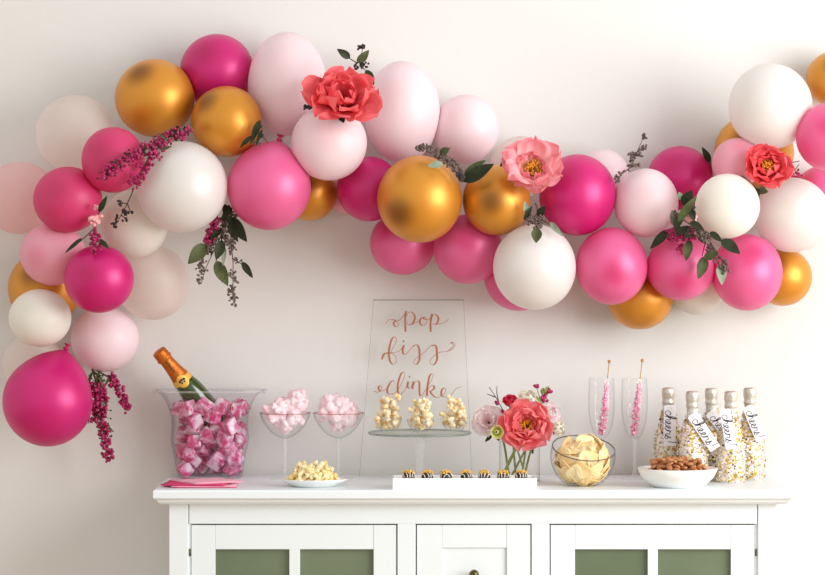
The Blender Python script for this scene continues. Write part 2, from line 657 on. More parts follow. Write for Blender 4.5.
# ------------------------------------------------------------------ balloons of the garland (back to front)
GB = 'balloons of the garland'
BL = [
    # colour, cx, cy, rx, ry, crown direction (None: towards the room), label
    ('sheer', 76, 134, 40, 39, None, 'sheer whitish balloon almost fading into the wall, above the two rose balloons'),
    ('blush', 20, 198, 38, 36, None, 'sheer blush balloon cut by the photo edge, behind the rose pink balloon'),
    ('sheer', 153, 283, 37, 37, None, 'sheer off-white balloon above the ice bucket, behind the magenta one'),
    ('sheer', 33, 363, 30, 29, None, 'whitish balloon mostly hidden behind the lowest, pear-shaped magenta balloon'),
    ('gold', 45, 288, 37, 37, None, 'gold balloon peeking out between soft pink and cream balloons at far left'),
    ('soft', 53, 254, 33, 31.5, None, 'soft pink balloon between the rose balloon and the half-hidden gold one'),
    ('hot', 217, 71, 37, 37, None, 'magenta balloon at the top between two gold balloons'),
    ('soft', 348, 195, 20, 20, None, 'small soft pink balloon peeking out under the dark magenta balloon'),
    ('gold', 310, 194, 27, 27, None, 'gold balloon peeking out below the pale pink balloon under the coral peony'),
    ('sheer', 521, 167, 31, 31, None, 'white balloon almost wholly hidden behind the open pink peony'),
    ('pale', 603, 176, 27, 27, None, 'very pale pink balloon behind the upright seed twig'),
    ('cream', 698, 288, 27, 27, None, 'cream balloon glimpsed low between two pink balloons'),
    ('gold', 640, 297, 33.5, 32.5, None, 'gold balloon hanging lowest at the middle of the garland'),
    ('gold', 783, 277, 29, 29, None, 'gold balloon low behind the pink and white balloons near the right edge'),
    ('gold', 754, 152, 40, 38, None, 'gold balloon behind the big white pearl balloon and the coral flower'),
    ('gold', 838, 79, 32, 29, None, 'gold balloon topmost at the right edge of the photo'),
    ('med', 824, 189, 25, 24, (0.9, -0.3, -0.4), 'pink balloon mostly hidden at the right edge beside the coral flower'),
    ('hot', 369, 189, 32, 32.5, None, 'dark magenta balloon left of the large gold balloon'),
    ('pale', 287, 84, 39.5, 52, None, 'large oval pale pink balloon left of the coral peony'),
    ('gold', 154.8, 98, 40, 39, None, 'gold balloon topmost at the left bend of the garland'),
    ('rose', 67.8, 199.6, 34.5, 33, None, 'rose pink balloon at the outer left of the garland, above the soft pink one'),
    ('rose', 113, 160, 31.5, 33, None, 'rose pink balloon crossed by the magenta heather sprig'),
    ('cream', 135, 224, 33.5, 34.5, None, 'cream balloon behind the dark seed twig, under the white pearl balloon'),
    ('pale', 105, 339, 34, 33, None, 'pale pink balloon under the round magenta balloon, above the hanging heather'),
    ('cream', 40, 318, 31.3, 29, None, 'cream balloon resting on top of the pear-shaped magenta balloon'),
    ('hot', 99, 279, 35, 34, None, 'round magenta balloon under the blossom cluster, above the pale pink one'),
    ('gold', 226.6, 121.5, 35.6, 35.6, None, 'gold balloon between the white pearl and large pale pink balloons'),
    ('med', 269, 187, 42, 43, (-0.2, -0.25, -0.94), 'large pink balloon with visible knot, right of the white pearl balloon'),
    ('pearl', 182, 187, 45.5, 45.8, None, 'large white pearl balloon under the two left gold balloons'),
    ('hot', 47.7, 401, 45, 45.5, (-0.32, -0.12, -0.94), 'pear-shaped magenta balloon with visible knot, lowest at the left end'),
    ('pale', 466, 129, 33, 34.5, None, 'pale pink balloon behind the seed sprig, above the second gold balloon'),
    ('pale', 402, 112, 38, 51, None, 'large oval pale pink balloon right of the coral peony'),
    ('pale', 329, 143, 38, 37.5, None, 'round pale pink balloon right under the coral peony'),
    ('med', 403, 243, 33, 32, None, 'pink balloon hanging under the large gold balloon'),
    ('med', 519, 276, 35, 35, None, 'pink balloon showing as a crescent behind the lowest white pearl balloon'),
    ('med', 468, 249, 34.5, 35, None, 'pink balloon under the smaller gold balloon with the sprig'),
    ('pearl', 534.5, 267, 41.5, 43, None, 'white pearl balloon hanging low under the open pink peony'),
    ('gold', 419.6, 199, 42.5, 43.8, None, 'largest gold balloon, under the seed sprig in the middle of the garland'),
    ('gold', 496.5, 200, 34, 35.5, None, 'gold balloon touching the open pink peony from below'),
    ('hot', 680, 178, 33, 32, None, 'magenta balloon behind the dark leaf cluster, beside the small white balloon'),
    ('pale', 646, 203, 32.3, 34.6, None, 'pale pink balloon between two magenta balloons'),
    ('med', 611.5, 266, 36, 38.8, None, 'pink balloon left of the leaf cluster, above the lowest gold balloon'),
    ('med', 681, 267, 34.5, 33.5, None, 'pink balloon directly under the leaf and berry cluster'),
    ('hot', 577.5, 195, 38.5, 40.8, None, 'large magenta balloon right of the open pink peony'),
    ('soft', 737, 163, 25, 25, None, 'small soft pink balloon left of the coral flower near the right end'),
    ('pearl', 770.5, 106.5, 42, 43, None, 'largest white pearl balloon, above the coral flower at the right end'),
    ('pearl', 792, 215, 38.5, 37.5, None, 'white pearl balloon below the coral flower at the right end'),
    ('med', 747, 272.5, 35.5, 38.3, None, 'pink balloon under the small white balloon, before a gold one'),
    ('med', 830, 137, 34, 34.5, None, 'pink balloon cut by the right photo edge beside the largest white one'),
    ('cream', 727.5, 206, 32.3, 32.5, None, 'small white balloon right of the leaf and berry cluster'),
]
PL = []                             # placed balloons: px, py, rx, ry (px), Y, r


def place_y(cx, cy, rx, ry):
    rm = (rx + ry) / 2
    Y = WALLY - 0.014 - rm * 0.0021 * 1.06
    for (x2, y2, a2, b2, Y2, r2) in PL:
        s = sc(0.25)
        dx, dz = (cx - x2), (cy - y2)
        d = math.hypot(dx, dz)
        ang = math.atan2(dz, dx)
        e1 = 1 / math.hypot(math.cos(ang) / rx, math.sin(ang) / ry)
        e2 = 1 / math.hypot(math.cos(ang) / a2, math.sin(ang) / b2)
        t = 0.93 * (e1 + e2)
        if d < t:
            dep = math.sqrt(1 - (d / t) ** 2) * 0.93 * (rm * s + r2)
            Y = min(Y, Y2 - dep)
    return Y


def make_balloon(i, colr, cx, cy, rx, ry, crown, label):
    x_, y_, a_, b_, Y, rmid = PL[i]
    s = sc(Y)
    c = at(cx, cy, Y)
    S = V((rx * s, (rx + ry) / 2 * s, ry * s))
    # contact planes where neighbours press against each other
    planes = []
    for j, (x2, y2, a2, b2, Y2, r2) in enumerate(PL):
        if j == i:
            continue
        c2 = at(x2, y2, Y2)
        d = c2 - c
        L = d.length
        n = d / L
        s2 = sc(Y2)
        e1 = V((n.x * S.x, n.y * S.y, n.z * S.z)).length          # support of each ellipsoid along the line
        e2 = V((n.x * a2 * s2, n.y * (a2 + b2) / 2 * s2, n.z * b2 * s2)).length
        if L < (e1 + e2) * 1.02:
            planes.append((n, L * e1 / (e1 + e2) - 0.0005))
    pear = crown is not None
    if crown is None:                 # the knot goes where there is room behind the garland
        best, rr = None, random.Random(i)
        bx, bz_ = {19: (-0.35, 0.6), 26: (-0.5, 0.55), 37: (-0.5, -0.3), 38: (-0.25, 0.05)}.get(i, (-0.2, 0.25))
        for _ in range(120):
            cr = V((rr.uniform(-0.9, 0.8), -1, rr.uniform(-0.8, 0.9))).normalized()
            tip = c - V((cr.x * S.x, cr.y * S.y, cr.z * S.z)) * 1.1 - cr * 0.008
            cl = WALLY - tip.y - 0.012
            for (n, dd) in planes:
                cl = min(cl, (dd - (tip - c).dot(n) - 0.010) * 0.9)
            cl = min(cl, 0.002) - 0.012 * math.hypot(cr.x - bx, cr.z - bz_)
            if best is None or cl > best[0]:
                best = (cl, cr)
        crown = best[1]
    q = V(crown).normalized().to_track_quat('Z', 'Y')
    seg, rings = 56, 40
    m = MB()
    ext = 0.13 if colr == 'hot' and pear else 0.07
    end = None
    vs, fs = [], []
    for k_ in range(rings + 1):
        t = PI * k_ / rings
        z, r = math.cos(t), math.sin(t)
        if z < 0:
            k = -z
            r *= 1 - (0.09 if ext > 0.1 else 0.04) * k ** 2
            z -= ext * k ** 3 + (0.05 * max(0, (k - 0.94) / 0.06) ** 2)
        r = max(r, 0.0001 if k_ == 0 else 0.035)
        for k in range(seg):
            a = 2 * PI * k / seg
            p = q @ V((r * math.cos(a), r * math.sin(a), z))
            m.uv[len(vs)] = (k / seg, k_ / rings)
            p = V((p.x * S.x, p.y * S.y, p.z * S.z))
            for _ in range(2):
                for n, dd in planes:
                    over = p.dot(n) - dd
                    if over > 0:
                        p = p - n * over
            vs.append(p)
        end = z
    for i_ in range(rings):
        for k in range(seg):
            k2 = (k + 1) % seg
            fs.append((i_ * seg + k, (i_ + 1) * seg + k, (i_ + 1) * seg + k2, i_ * seg + k2))
    m.add(vs, fs)
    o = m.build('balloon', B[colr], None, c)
    tag(o, label, 'balloon', GB)
    g = MB()
    tip = sum((vs[-1 - k] for k in range(seg)), V((0, 0, 0))) / seg
    kr = 0.0042
    g.lathe([(kr * 0.6, 0.003), (kr * 0.8, 0.0), (kr * 1.5, -0.002), (kr * 1.6, -0.005), (kr * 0.9, -0.0075), (kr * 0.7, -0.009), (kr * 1.1, -0.011), (kr * 1.9, -0.013),
             (kr * 2.0, -0.0142), (kr * 1.2, -0.0135), (0.0002, -0.012)], 14, tip, q.to_matrix())
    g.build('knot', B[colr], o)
    return o


for row in BL:
    Y_ = place_y(*row[1:5])
    PL.append((*row[1:5], Y_, (row[3] + row[4]) / 2 * sc(Y_)))
for i, row in enumerate(BL):
    make_balloon(i, *row)


def front(px, py, pad=0.0):
    """depth of the frontmost balloon surface at this spot of the garland, None in the open"""
    best = None
    for (x, y, a, b, Y, r) in PL:
        d = ((px - x) / (a + pad)) ** 2 + ((py - y) / (b + pad)) ** 2
        if d < 1:
            f = Y - r * math.sqrt(1 - d)
            best = f if best is None else min(best, f)
    return best


# ------------------------------------------------------------------ leaves, berries, flowers
def leaf_mesh(m, base, tip, wid, nrm, fold=0.25, bend=0.12, mi=0, point=1.4):
    base, tip = V(base), V(tip)
    d = tip - base
    L = d.length
    d.normalize()
    nrm = V(nrm)
    sdir = d.cross(nrm).normalized()
    n = sdir.cross(d).normalized()
    vs, fs = [], []
    NU, NV = 10, 4
    for i in range(NU + 1):
        u = i / NU
        wd = wid * 0.5 * (math.sin(PI * u ** 0.8) ** 0.85) * (1 - 0.12 * u) + 0.0004
        for j in range(NV + 1):
            v = j / NV * 2 - 1
            vs.append(base + d * (L * u) + sdir * (wd * v) + n * (abs(v) * wd * fold + bend * L * math.sin(PI * u) * 0.6))
    for i in range(NU):
        for j in range(NV):
            a = i * (NV + 1) + j
            fs.append((a, a + 1, a + NV + 2, a + NV + 1))
    m.add(vs, fs, True, mi)


def sprig(name, label, stems, leaves=(), berries=(), cat='sprig', Y=None, gap=0.008, seed=1, group='greenery tucked into the garland', stem_r=0.0011, stem_m='stem'):
    """stems: px paths; leaves: (x0,y0,x1,y1,width px,material); berries: (px path, count, spread px, size px, part name, material)"""
    rr = random.Random(seed)
    pts = [p for st in stems for p in st] + [(l[0], l[1]) for l in leaves] + [p for b in berries for p in b[0]]
    cov = [(p, front(*p)) for p in pts]
    cov = [(p, f) for p, f in cov if f is not None]

    def dep(px, py):
        if Y is not None:
            return Y
        f = None
        for rad in (0, 5, 11, 18, 26):
            for k in range(8 if rad else 1):
                g = front(px + rad * math.cos(k * PI / 4), py + rad * math.sin(k * PI / 4))
                if g is not None:
                    g += max(0, rad - 6) * 0.0021 * 0.9
                    f = g if f is None else min(f, g)
        if f is None:
            f = min(cov, key=lambda c: (c[0][0] - px) ** 2 + (c[0][1] - py) ** 2)[1] if cov else 0.3
        return min(f, 0.37) - gap

    p0 = stems[0][0]
    O = at(p0[0], p0[1], dep(*p0))
    root = thing(name, label, cat, O, 0, group)
    groups_ = []
    for st in stems:
        w3 = spline([at(x, y, dep(x, y)) - O for x, y in st], 5)
        n = len(w3)
        hit = next((g for g in groups_ if any((p - q_).length < 0.012 for q_ in g[1] for p in w3[:2])), None)
        if hit is None:
            hit = (MB(), [])
            groups_.append(hit)
        hit[1].extend(w3)
        hit[0].tube(w3, [stem_r * (1.15 - 0.6 * i / n) for i in range(n)], 6)
    for m, _ in groups_:
        m.build('stem', M[stem_m], root)
    for (a, b, c, d, wd, mt) in leaves:
        Yl = min(dep(a, b), dep((a + c) / 2, (b + d) / 2), dep(c, d)) - 0.003
        g = MB()
        s = sc(Yl)
        leaf_mesh(g, at(a, b, Yl) - O, at(c, d, Yl - rr.uniform(0, 0.014)) - O, wd * s,
                  (rr.uniform(-0.35, 0.35), -1, rr.uniform(-0.2, 0.4)), 0.22, 0.08)
        g.build('leaf', M[mt], root)
    for (path, cnt, spread, size, nm, mt) in berries:
        g = MB()
        cl = spline([V((x, y, 0)) for x, y in path], 8)
        for i in range(cnt):
            p = cl[int(rr.random() * (len(cl) - 0.01))]
            t = rr.random() ** 0.6 * spread
            an = rr.uniform(0, 2 * PI)
            x, y = p.x + t * math.cos(an), p.y + t * math.sin(an)
            Yb = dep(p.x, p.y) + rr.uniform(-0.004, 0.003) - 0.003 - 0.004 * (1 - t / spread)
            if Y is not None:
                Yb = Y + rr.uniform(-1, 1) * spread * 0.0016
            s = sc(Yb)
            c = at(x, y, Yb) - O
            r = size * s * rr.uniform(0.75, 1.2)
            q = rq()
            g.ell(c, (r * 0.85, r * 0.85, r * 1.2), q, 7, 5)
            st = at(p.x + (x - p.x) * 0.2, p.y + (y - p.y) * 0.2, Yb + 0.002) - O
            g.tube([st, c], 0.00045, 4)
        g.build(nm, M[mt], root)
    return root


sprig('heather_sprig', 'magenta heather sprig lying across the rose balloon and white pearl balloon',
      [[(192, 131), (165, 138), (140, 152), (118, 165), (102, 178)], [(165, 140), (148, 160), (136, 180)]],
      [(180, 136, 170, 130, 3, 'leafdark'), (168, 140, 158, 133, 3, 'leaf'), (150, 150, 140, 142, 3, 'leaf'), (160, 150, 172, 146, 3, 'leaf')],
      [([(188, 131), (165, 139), (140, 152), (120, 165), (104, 176)], 150, 7, 1.9, 'flower_buds', 'bud'),
       ([(160, 147), (148, 162), (135, 182)], 90, 8, 1.9, 'flower_buds', 'bud'),
       ([(185, 131), (160, 140), (120, 162), (104, 178)], 80, 8, 1.3, 'small_leaves', 'leafdark')], seed=3, stem_r=0.0018, gap=0.013)
sprig('seed_twig', 'thin dark seed twig hanging over the cream balloon',
      [[(134, 188), (129, 200), (124, 210), (116, 224)], [(127, 203), (131, 213)], [(121, 215), (128, 220)], [(127, 204), (119, 202)]],
      [], [([(119, 203), (121, 206)], 7, 3.2, 1.5, 'seeds', 'seeddark'), ([(124, 211), (131, 214)], 12, 3.2, 1.5, 'seeds', 'seeddark'),
           ([(114, 225), (118, 218), (126, 221)], 16, 3, 1.5, 'seeds', 'seeddark')], seed=4)
sprig('blossom_cluster', 'small cluster of pale blossoms, magenta buds and dark leaf above round magenta balloon',
      [[(101, 208), (96, 222), (92, 240), (95, 254)], [(96, 226), (82, 240), (66, 252)]],
      [(82, 238, 65, 253, 4, 'leafdark'), (99, 212, 107, 196, 6, 'leafdark'), (100, 240, 109, 249, 5, 'leafdark')],
      [([(91, 222), (96, 219)], 14, 5, 2.6, 'pale_blossoms', 'budpink'), ([(99, 218)], 5, 3, 2.4, 'pale_blossoms', 'budpink'), ([(97, 208)], 4, 2.5, 2.4, 'pale_blossoms', 'budpink'),
       ([(91, 230), (95, 240), (95, 250)], 36, 6, 2.0, 'flower_buds', 'bud')], seed=5)
sprig('eucalyptus_bunch', 'hanging bunch of green leaves and grey seeds under the white pearl balloon',
      [[(233, 212), (226, 226), (217, 244), (206, 268), (201, 284)], [(232, 206), (231, 240), (233, 262), (233, 285), (234, 303)], [(232, 258), (244, 266), (250, 277)],
       [(228, 222), (215, 238), (206, 246)], [(224, 232), (216, 262), (226, 278)]],
      [(206, 244, 188, 264, 15, 'leaf'), (231, 217, 247, 242, 13, 'leafdark'), (222, 240, 216, 260, 11, 'leafdark'), (216, 261, 228, 286, 13, 'leaf'), (242, 262, 253, 278, 7, 'leafdark'),
       (225, 247, 223, 266, 5, 'leafsage'), (229, 272, 222, 283, 5, 'leafsage'), (232, 196, 240, 214, 9, 'leafdark'), (230, 206, 222, 228, 9, 'leafdark'), (229, 222, 238, 242, 9, 'leafdark'), (222, 228, 210, 240, 7, 'leafdark'), (224, 204, 232, 224, 8, 'leafdark')],
      [([(222, 228), (212, 246), (205, 254)], 64, 5, 1.5, 'seeds', 'seed'), ([(203, 262), (200, 278)], 34, 6, 1.4, 'seeds', 'seed'), ([(231, 212), (226, 232), (230, 248)], 80, 7, 1.5, 'seeds', 'seed'),
       ([(233, 272), (233, 290), (234, 302)], 50, 5, 1.4, 'seeds', 'seed'), ([(236, 260), (240, 262)], 9, 3, 1.3, 'seeds', 'seed'), ([(215, 220), (209, 242)], 80, 6, 2.0, 'flower_buds', 'bud')],
      Y=0.215, seed=6)
sprig('heather_bunch', 'magenta heather hanging down behind the pear-shaped magenta balloon',
      [[(91, 366), (98, 390), (101, 415), (105, 440), (108, 459)], [(96, 370), (112, 380), (122, 395), (127, 408)], [(92, 368), (100, 384), (93, 404), (88, 424)]],
      [(95, 372, 104, 384, 3, 'leaf'), (100, 370, 96, 384, 3, 'leaf'), (92, 372, 88, 386, 3, 'leaf'), (110, 376, 104, 388, 2.5, 'leaf'), (104, 424, 114, 432, 2.5, 'leaf'), (112, 378, 120, 386, 2.5, 'leafdark')],
      [([(98, 388), (100, 400), (98, 420)], 150, 9, 2.0, 'flower_buds', 'bud'), ([(103, 425), (106, 440), (108, 458)], 100, 6, 1.9, 'flower_buds', 'bud'),
       ([(111, 378), (121, 393), (127, 408)], 100, 5.5, 1.9, 'flower_buds', 'bud'), ([(95, 372), (100, 400), (106, 440)], 60, 10, 1.1, 'small_leaves', 'leaf')],
      Y=0.3, seed=8, stem_r=0.0016)
sprig('seed_sprig', 'dark seed sprig between gold balloon and large pink balloon',
      [[(258, 122), (254, 136), (246, 144)], [(256, 130), (264, 138), (268, 143)]],
      [(260, 120, 251, 143, 7, 'leafdark'), (252, 136, 240, 148, 5, 'leafdark'), (262, 130, 256, 146, 4, 'leafdark')],
      [([(258, 128), (262, 138)], 8, 4, 1.4, 'seeds', 'seeddark'), ([(250, 141), (258, 142)], 8, 3, 1.3, 'seeds', 'seed')], seed=9)
sprig('eucalyptus_sprig', 'seed sprig with dark leaves along the top of the two middle gold balloons',
      [[(416, 147), (430, 150), (445, 160), (456, 170), (462, 182)], [(462, 178), (472, 170), (486, 164)], [(440, 155), (446, 149)]],
      [(440, 154, 450, 148, 8, 'leaf'), (443, 164, 428, 166, 8, 'leafsage'), (464, 182, 494, 164, 14, 'leafdark'), (464, 176, 486, 160, 9, 'leaf'), (500, 166, 512, 160, 6, 'leafdark')],
      [([(417, 148), (425, 148), (434, 150)], 44, 4.5, 1.6, 'seeds', 'seed'), ([(440, 156), (452, 164), (460, 172)], 60, 5.5, 1.6, 'seeds', 'seed'), ([(460, 172), (462, 182)], 20, 4, 1.5, 'seeds', 'seeddark')], seed=10)
sprig('eucalyptus_sprig', 'small leaf and seed sprig hanging below the open pink peony',
      [[(535, 203), (537, 208), (537, 220), (536, 238)], [(537, 214), (528, 222)], [(538, 218), (552, 226), (562, 236)]],
      [(527, 214, 525, 201, 6, 'leafsage'), (538, 216, 545, 206, 8, 'leafdark'), (537, 228, 536, 243, 11, 'leaf'), (550, 222, 563, 236, 6, 'leafsage'), (524, 220, 532, 206, 5, 'leafdark')],
      [([(528, 220), (536, 218), (543, 222)], 34, 5, 1.6, 'seeds', 'seed'), ([(537, 224), (538, 234)], 20, 4, 1.5, 'seeds', 'seed')], seed=11)
sprig('seed_twig', 'upright brown seed twig sticking out above the pale pink balloon',
      [[(615, 183), (622, 174), (631, 166), (637, 152), (645, 134)], [(631, 164), (640, 164)], [(634, 157), (630, 152)], [(637, 152), (646, 147)], [(622, 174), (618, 172)]],
      [], [([(616, 181), (619, 173)], 12, 3, 1.5, 'seeds', 'seed'), ([(624, 172), (632, 166), (639, 164)], 18, 3, 1.4, 'seeds', 'seed'), ([(631, 160), (634, 153), (641, 155)], 26, 4, 1.5, 'seeds', 'seed'),
           ([(639, 150), (645, 147)], 14, 3, 1.4, 'seeds', 'seed'), ([(644, 140), (645, 134)], 12, 2.5, 1.4, 'seeds', 'seed')], seed=12)
sprig('leaf_cluster', 'large cluster of dark leaves, seeds, magenta buds and a pale rosebud',
      [[(690, 200), (684, 218), (676, 232)], [(684, 220), (700, 232), (712, 245), (724, 264)], [(680, 226), (664, 240)], [(698, 228), (714, 236), (722, 242)],
       [(684, 226), (688, 246)], [(706, 240), (702, 256)]],
      [(668, 230, 650, 249, 9, 'leafdark'), (684, 206, 692, 190, 13, 'leafdark'), (678, 222, 697, 196, 9, 'leaf'), (682, 200, 679, 192, 6, 'leafsage'), (674, 222, 672, 210, 7, 'leafsage'),
       (690, 240, 686, 261, 10, 'leaf'), (705, 256, 698, 279, 12, 'leaf'), (721, 240, 740, 254, 13, 'leafdark'), (720, 264, 722, 285, 11, 'leafsage'), (710, 232, 722, 242, 7, 'leafdark'),
       (690, 222, 704, 230, 8, 'leafdark'), (704, 258, 718, 252, 9, 'leaf'), (690, 208, 694, 222, 8, 'leafdark'), (676, 234, 690, 226, 8, 'leafdark'), (694, 230, 684, 238, 8, 'leafdark'), (682, 214, 674, 230, 8, 'leafdark'), (698, 234, 706, 244, 7, 'leafdark')],
      [([(678, 214), (674, 226)], 26, 5, 1.6, 'seeds', 'seed'), ([(670, 234), (682, 234), (694, 234)], 100, 7, 2.1, 'flower_buds', 'bud'), ([(680, 246), (684, 250)], 26, 4, 2.0, 'flower_buds', 'bud'),
       ([(698, 232), (706, 238)], 50, 5.5, 1.6, 'seeds', 'seed'), ([(708, 246), (716, 258)], 36, 4.5, 1.5, 'seeds', 'seed'), ([(722, 260), (726, 270)], 34, 5, 1.5, 'seeds', 'seed'),
       ([(692, 218)], 22, 4.5, 2.4, 'rosebud', 'budpink'), ([(688, 204), (696, 206)], 14, 5, 1.4, 'seeds', 'seeddark')], seed=13)
sprig('leaf_twig', 'single dark leaf on a thin curved twig behind the magenta balloon',
      [[(712, 172), (711, 164), (714, 157)], [(711, 165), (706, 156)]], [(710, 163, 702, 147, 7, 'leafdark')], [], seed=14, Y=0.3)


def petal(m, az, L, W, f0, f1, cup, ruf, rr, base_r=0.0, mi=0):
    NU, NV = 14, 16
    rho = V((math.cos(az), math.sin(az), 0))
    tv = V((-math.sin(az), math.cos(az), 0))
    zz = V((0, 0, 1))
    pos = rho * base_r
    ph1, ph2 = rr.uniform(0, 6), rr.uniform(0, 6)
    notch = rr.uniform(0.03, 0.16)
    vs, fs = [], []
    o = len(m.v)
    for i in range(NU + 1):
        u = i / NU
        f = f0 + (f1 - f0) * u ** 1.3
        nv = -rho * math.cos(f) + zz * math.sin(f)
        wd = W * 0.5 * (0.22 + 0.95 * math.sin(PI * min(1, 0.08 + 0.62 * u)) ** 1.2) * (1 if u < 0.75 else math.sqrt(max(0.05, 1 - ((u - 0.75) / 0.26) ** 2)))
        for j in range(NV + 1):
            v = j / NV * 2 - 1
            edge = -L * notch * u ** 4 * (0.5 + 0.5 * math.cos(v * 5 + ph2)) * 0.7
            dirv = rho * math.sin(f) + zz * math.cos(f)
            rip = ruf * L * u * u * (math.sin(v * 5.5 + ph1) + 0.5 * math.sin(v * 11 + ph2))
            p = pos + tv * (wd * v) + nv * (cup * W * v * v * (0.4 + 0.6 * u) + rip) + dirv * edge
            m.uv[o + len(vs)] = (u, v * 0.5 + 0.5)
            vs.append(p)
        pos = pos + (rho * math.sin(f) + zz * math.cos(f)) * (L / NU)
    for i in range(NU):
        for j in range(NV):
            a = i * (NV + 1) + j
            fs.append((a, a + 1, a + NV + 2, a + NV + 1))
    m.add(vs, fs, True, mi)


D2 = PI / 180


def flower(name, label, cat, loc, axis, Rr, outer, inner, stamen, layers_o, layers_i, n_st=0, seed=1, group=None, spin=0.0, st_r=0.3, st_h=0.35, sepal=True, sink=0.0):
    rr = random.Random(seed)
    root = thing(name, label, cat, loc, 0, group)
    q = V(axis).normalized().to_track_quat('Z', 'Y')
    root.rotation_mode = 'QUATERNION'
    root.rotation_quaternion = q
    for nm, lay, mt in (('outer_petals', layers_o, outer), ('inner_petals', layers_i, inner)):
        if not lay:
            continue
        m = MB()
        for (n, L, W, f0, f1, cup, ruf) in lay:
            off = rr.uniform(0, 6) + spin
            for k in range(n):
                az = off + 2 * PI * k / n + rr.uniform(-0.12, 0.12)
                petal(m, az, L * Rr * rr.uniform(0.88, 1.1), W * Rr * rr.uniform(0.9, 1.12), (f0 + rr.uniform(-6, 6)) * D2, (f1 + rr.uniform(-10, 10)) * D2, cup, ruf, rr, 0.03 * Rr)
        m.build(nm, M[mt], root)
    if n_st:
        m = MB()
        for i in range(n_st):
            a, t = rr.uniform(0, 2 * PI), math.sqrt(rr.random())
            b = V((math.cos(a) * t * st_r * Rr * 0.5, math.sin(a) * t * st_r * Rr * 0.5, 0.05 * Rr))
            e = V((math.cos(a) * t * st_r * Rr, math.sin(a) * t * st_r * Rr, st_h * Rr * (1.05 - 0.35 * t) * rr.uniform(0.85, 1.1)))
            m.tube([b, e], 0.0007, 4)
            m.ell(e, (0.0014, 0.0014, 0.0024), rq(), 6, 4)
        m.build('stamens', M[stamen], root)
    if sepal:
        m = MB()
        m.ell((0, 0, -0.06 * Rr), (0.13 * Rr, 0.13 * Rr, 0.12 * Rr), None, 12, 8)
        for k in range(4):
            a = k * PI / 2 + rr.uniform(-0.3, 0.3)
            leaf_mesh(m, (0, 0, -0.1 * Rr), (math.cos(a) * 0.5 * Rr, math.sin(a) * 0.5 * Rr, -0.12 * Rr), 0.26 * Rr, (0, 0, -1), 0.1, 0.1)
        m.build('sepals', M['leafdark'], root)
    return root


def garland_spot(px, py, rad, dep=0.0):
    fs_ = []
    for k in range(16):
        a = 2 * PI * k / 16
        for t in (0.0, 0.35, 0.6):
            f = front(px + rad * t * math.cos(a), py + rad * t * math.sin(a))
            if f is not None:
                fs_.append(f)
    return min(fs_) - dep


Yf = garland_spot(341, 95, 37, 0.012)
flower('peony', 'large coral peony with a dark leafy twig, among pale pink balloons', 'flower', at(339, 106, Yf), (0.2, -0.8, 0.62), 37 * sc(Yf), 'coral', 'coralred', 'stamenred',
       [(7, 1.05, 0.85, 55, 92, 0.22, 0.09), (7, 0.95, 0.75, 40, 62, 0.26, 0.1)], [(7, 0.78, 0.6, 28, 34, 0.3, 0.1)], 50, 21, 'flowers tucked into the garland', 0.3, 0.26, 0.3)
sprig('leaf_twig', 'upright twig with dark leaves and seeds behind the large coral peony',
      [[(353, 78), (355, 68), (360, 58), (363, 48)], [(357, 63), (349, 58), (346, 56)], [(360, 66), (368, 72)]],
      [(350, 58, 337, 49, 8, 'leafdark'), (357, 63, 369, 50, 9, 'leaf'), (366, 70, 374, 85, 8, 'leafdark'), (337, 115, 326, 122, 6, 'leafdark')],
      [([(358, 48), (364, 46)], 12, 3, 1.5, 'seeds', 'seeddark'), ([(354, 66), (362, 66), (365, 63)], 16, 4, 1.5, 'seeds', 'seeddark'), ([(304, 107), (311, 108)], 10, 3, 1.6, 'seeds', 'seeddark')],
      seed=15, Y=Yf + 0.04)
Yf = garland_spot(531, 168, 31, 0.012)
flower('peony', 'open rose pink peony with golden stamens above the white pearl balloon', 'flower', at(531, 174, Yf), (0.05, -1, 0.48), 35 * sc(Yf), 'pinkpetal', 'pinkpetal', 'stamen',
       [(6, 1.05, 0.8, 40, 62, 0.25, 0.1), (6, 0.9, 0.7, 54, 84, 0.22, 0.1)], [(6, 0.66, 0.46, 40, 48, 0.28, 0.12)], 110, 22, 'flowers tucked into the garland', 0.0, 0.36, 0.5)
Yf = garland_spot(766, 169, 27, 0.012)
flower('peony', 'half-open coral peony at the right end, under the largest white balloon', 'flower', at(766, 170, Yf), (0.02, -1, 0.25), 27 * sc(Yf), 'coralred', 'coralred', 'stamen',
       [(7, 1.02, 0.9, 56, 72, 0.28, 0.07), (6, 0.95, 0.8, 42, 40, 0.3, 0.08)], [(6, 0.74, 0.52, 32, 24, 0.3, 0.1)], 70, 23, 'flowers tucked into the garland', 0.5, 0.26, 0.62)
sprig('leaf_twig', 'dark leaves and brown twigs framing the coral peony at the right end',
      [[(784, 166), (790, 163), (800, 161)], [(783, 178), (793, 172), (799, 164)], [(748, 180), (758, 190)]],
      [(749, 184, 732, 174, 7, 'leafdark'), (758, 190, 768, 192, 8, 'leaf'), (757, 188, 758, 199, 5, 'leafdark')],
      [([(797, 172), (801, 176)], 6, 2.5, 1.7, 'flower_buds', 'bud')], seed=16, Y=Yf + 0.02)

# ------------------------------------------------------------------ things on the sideboard
T = TABLE


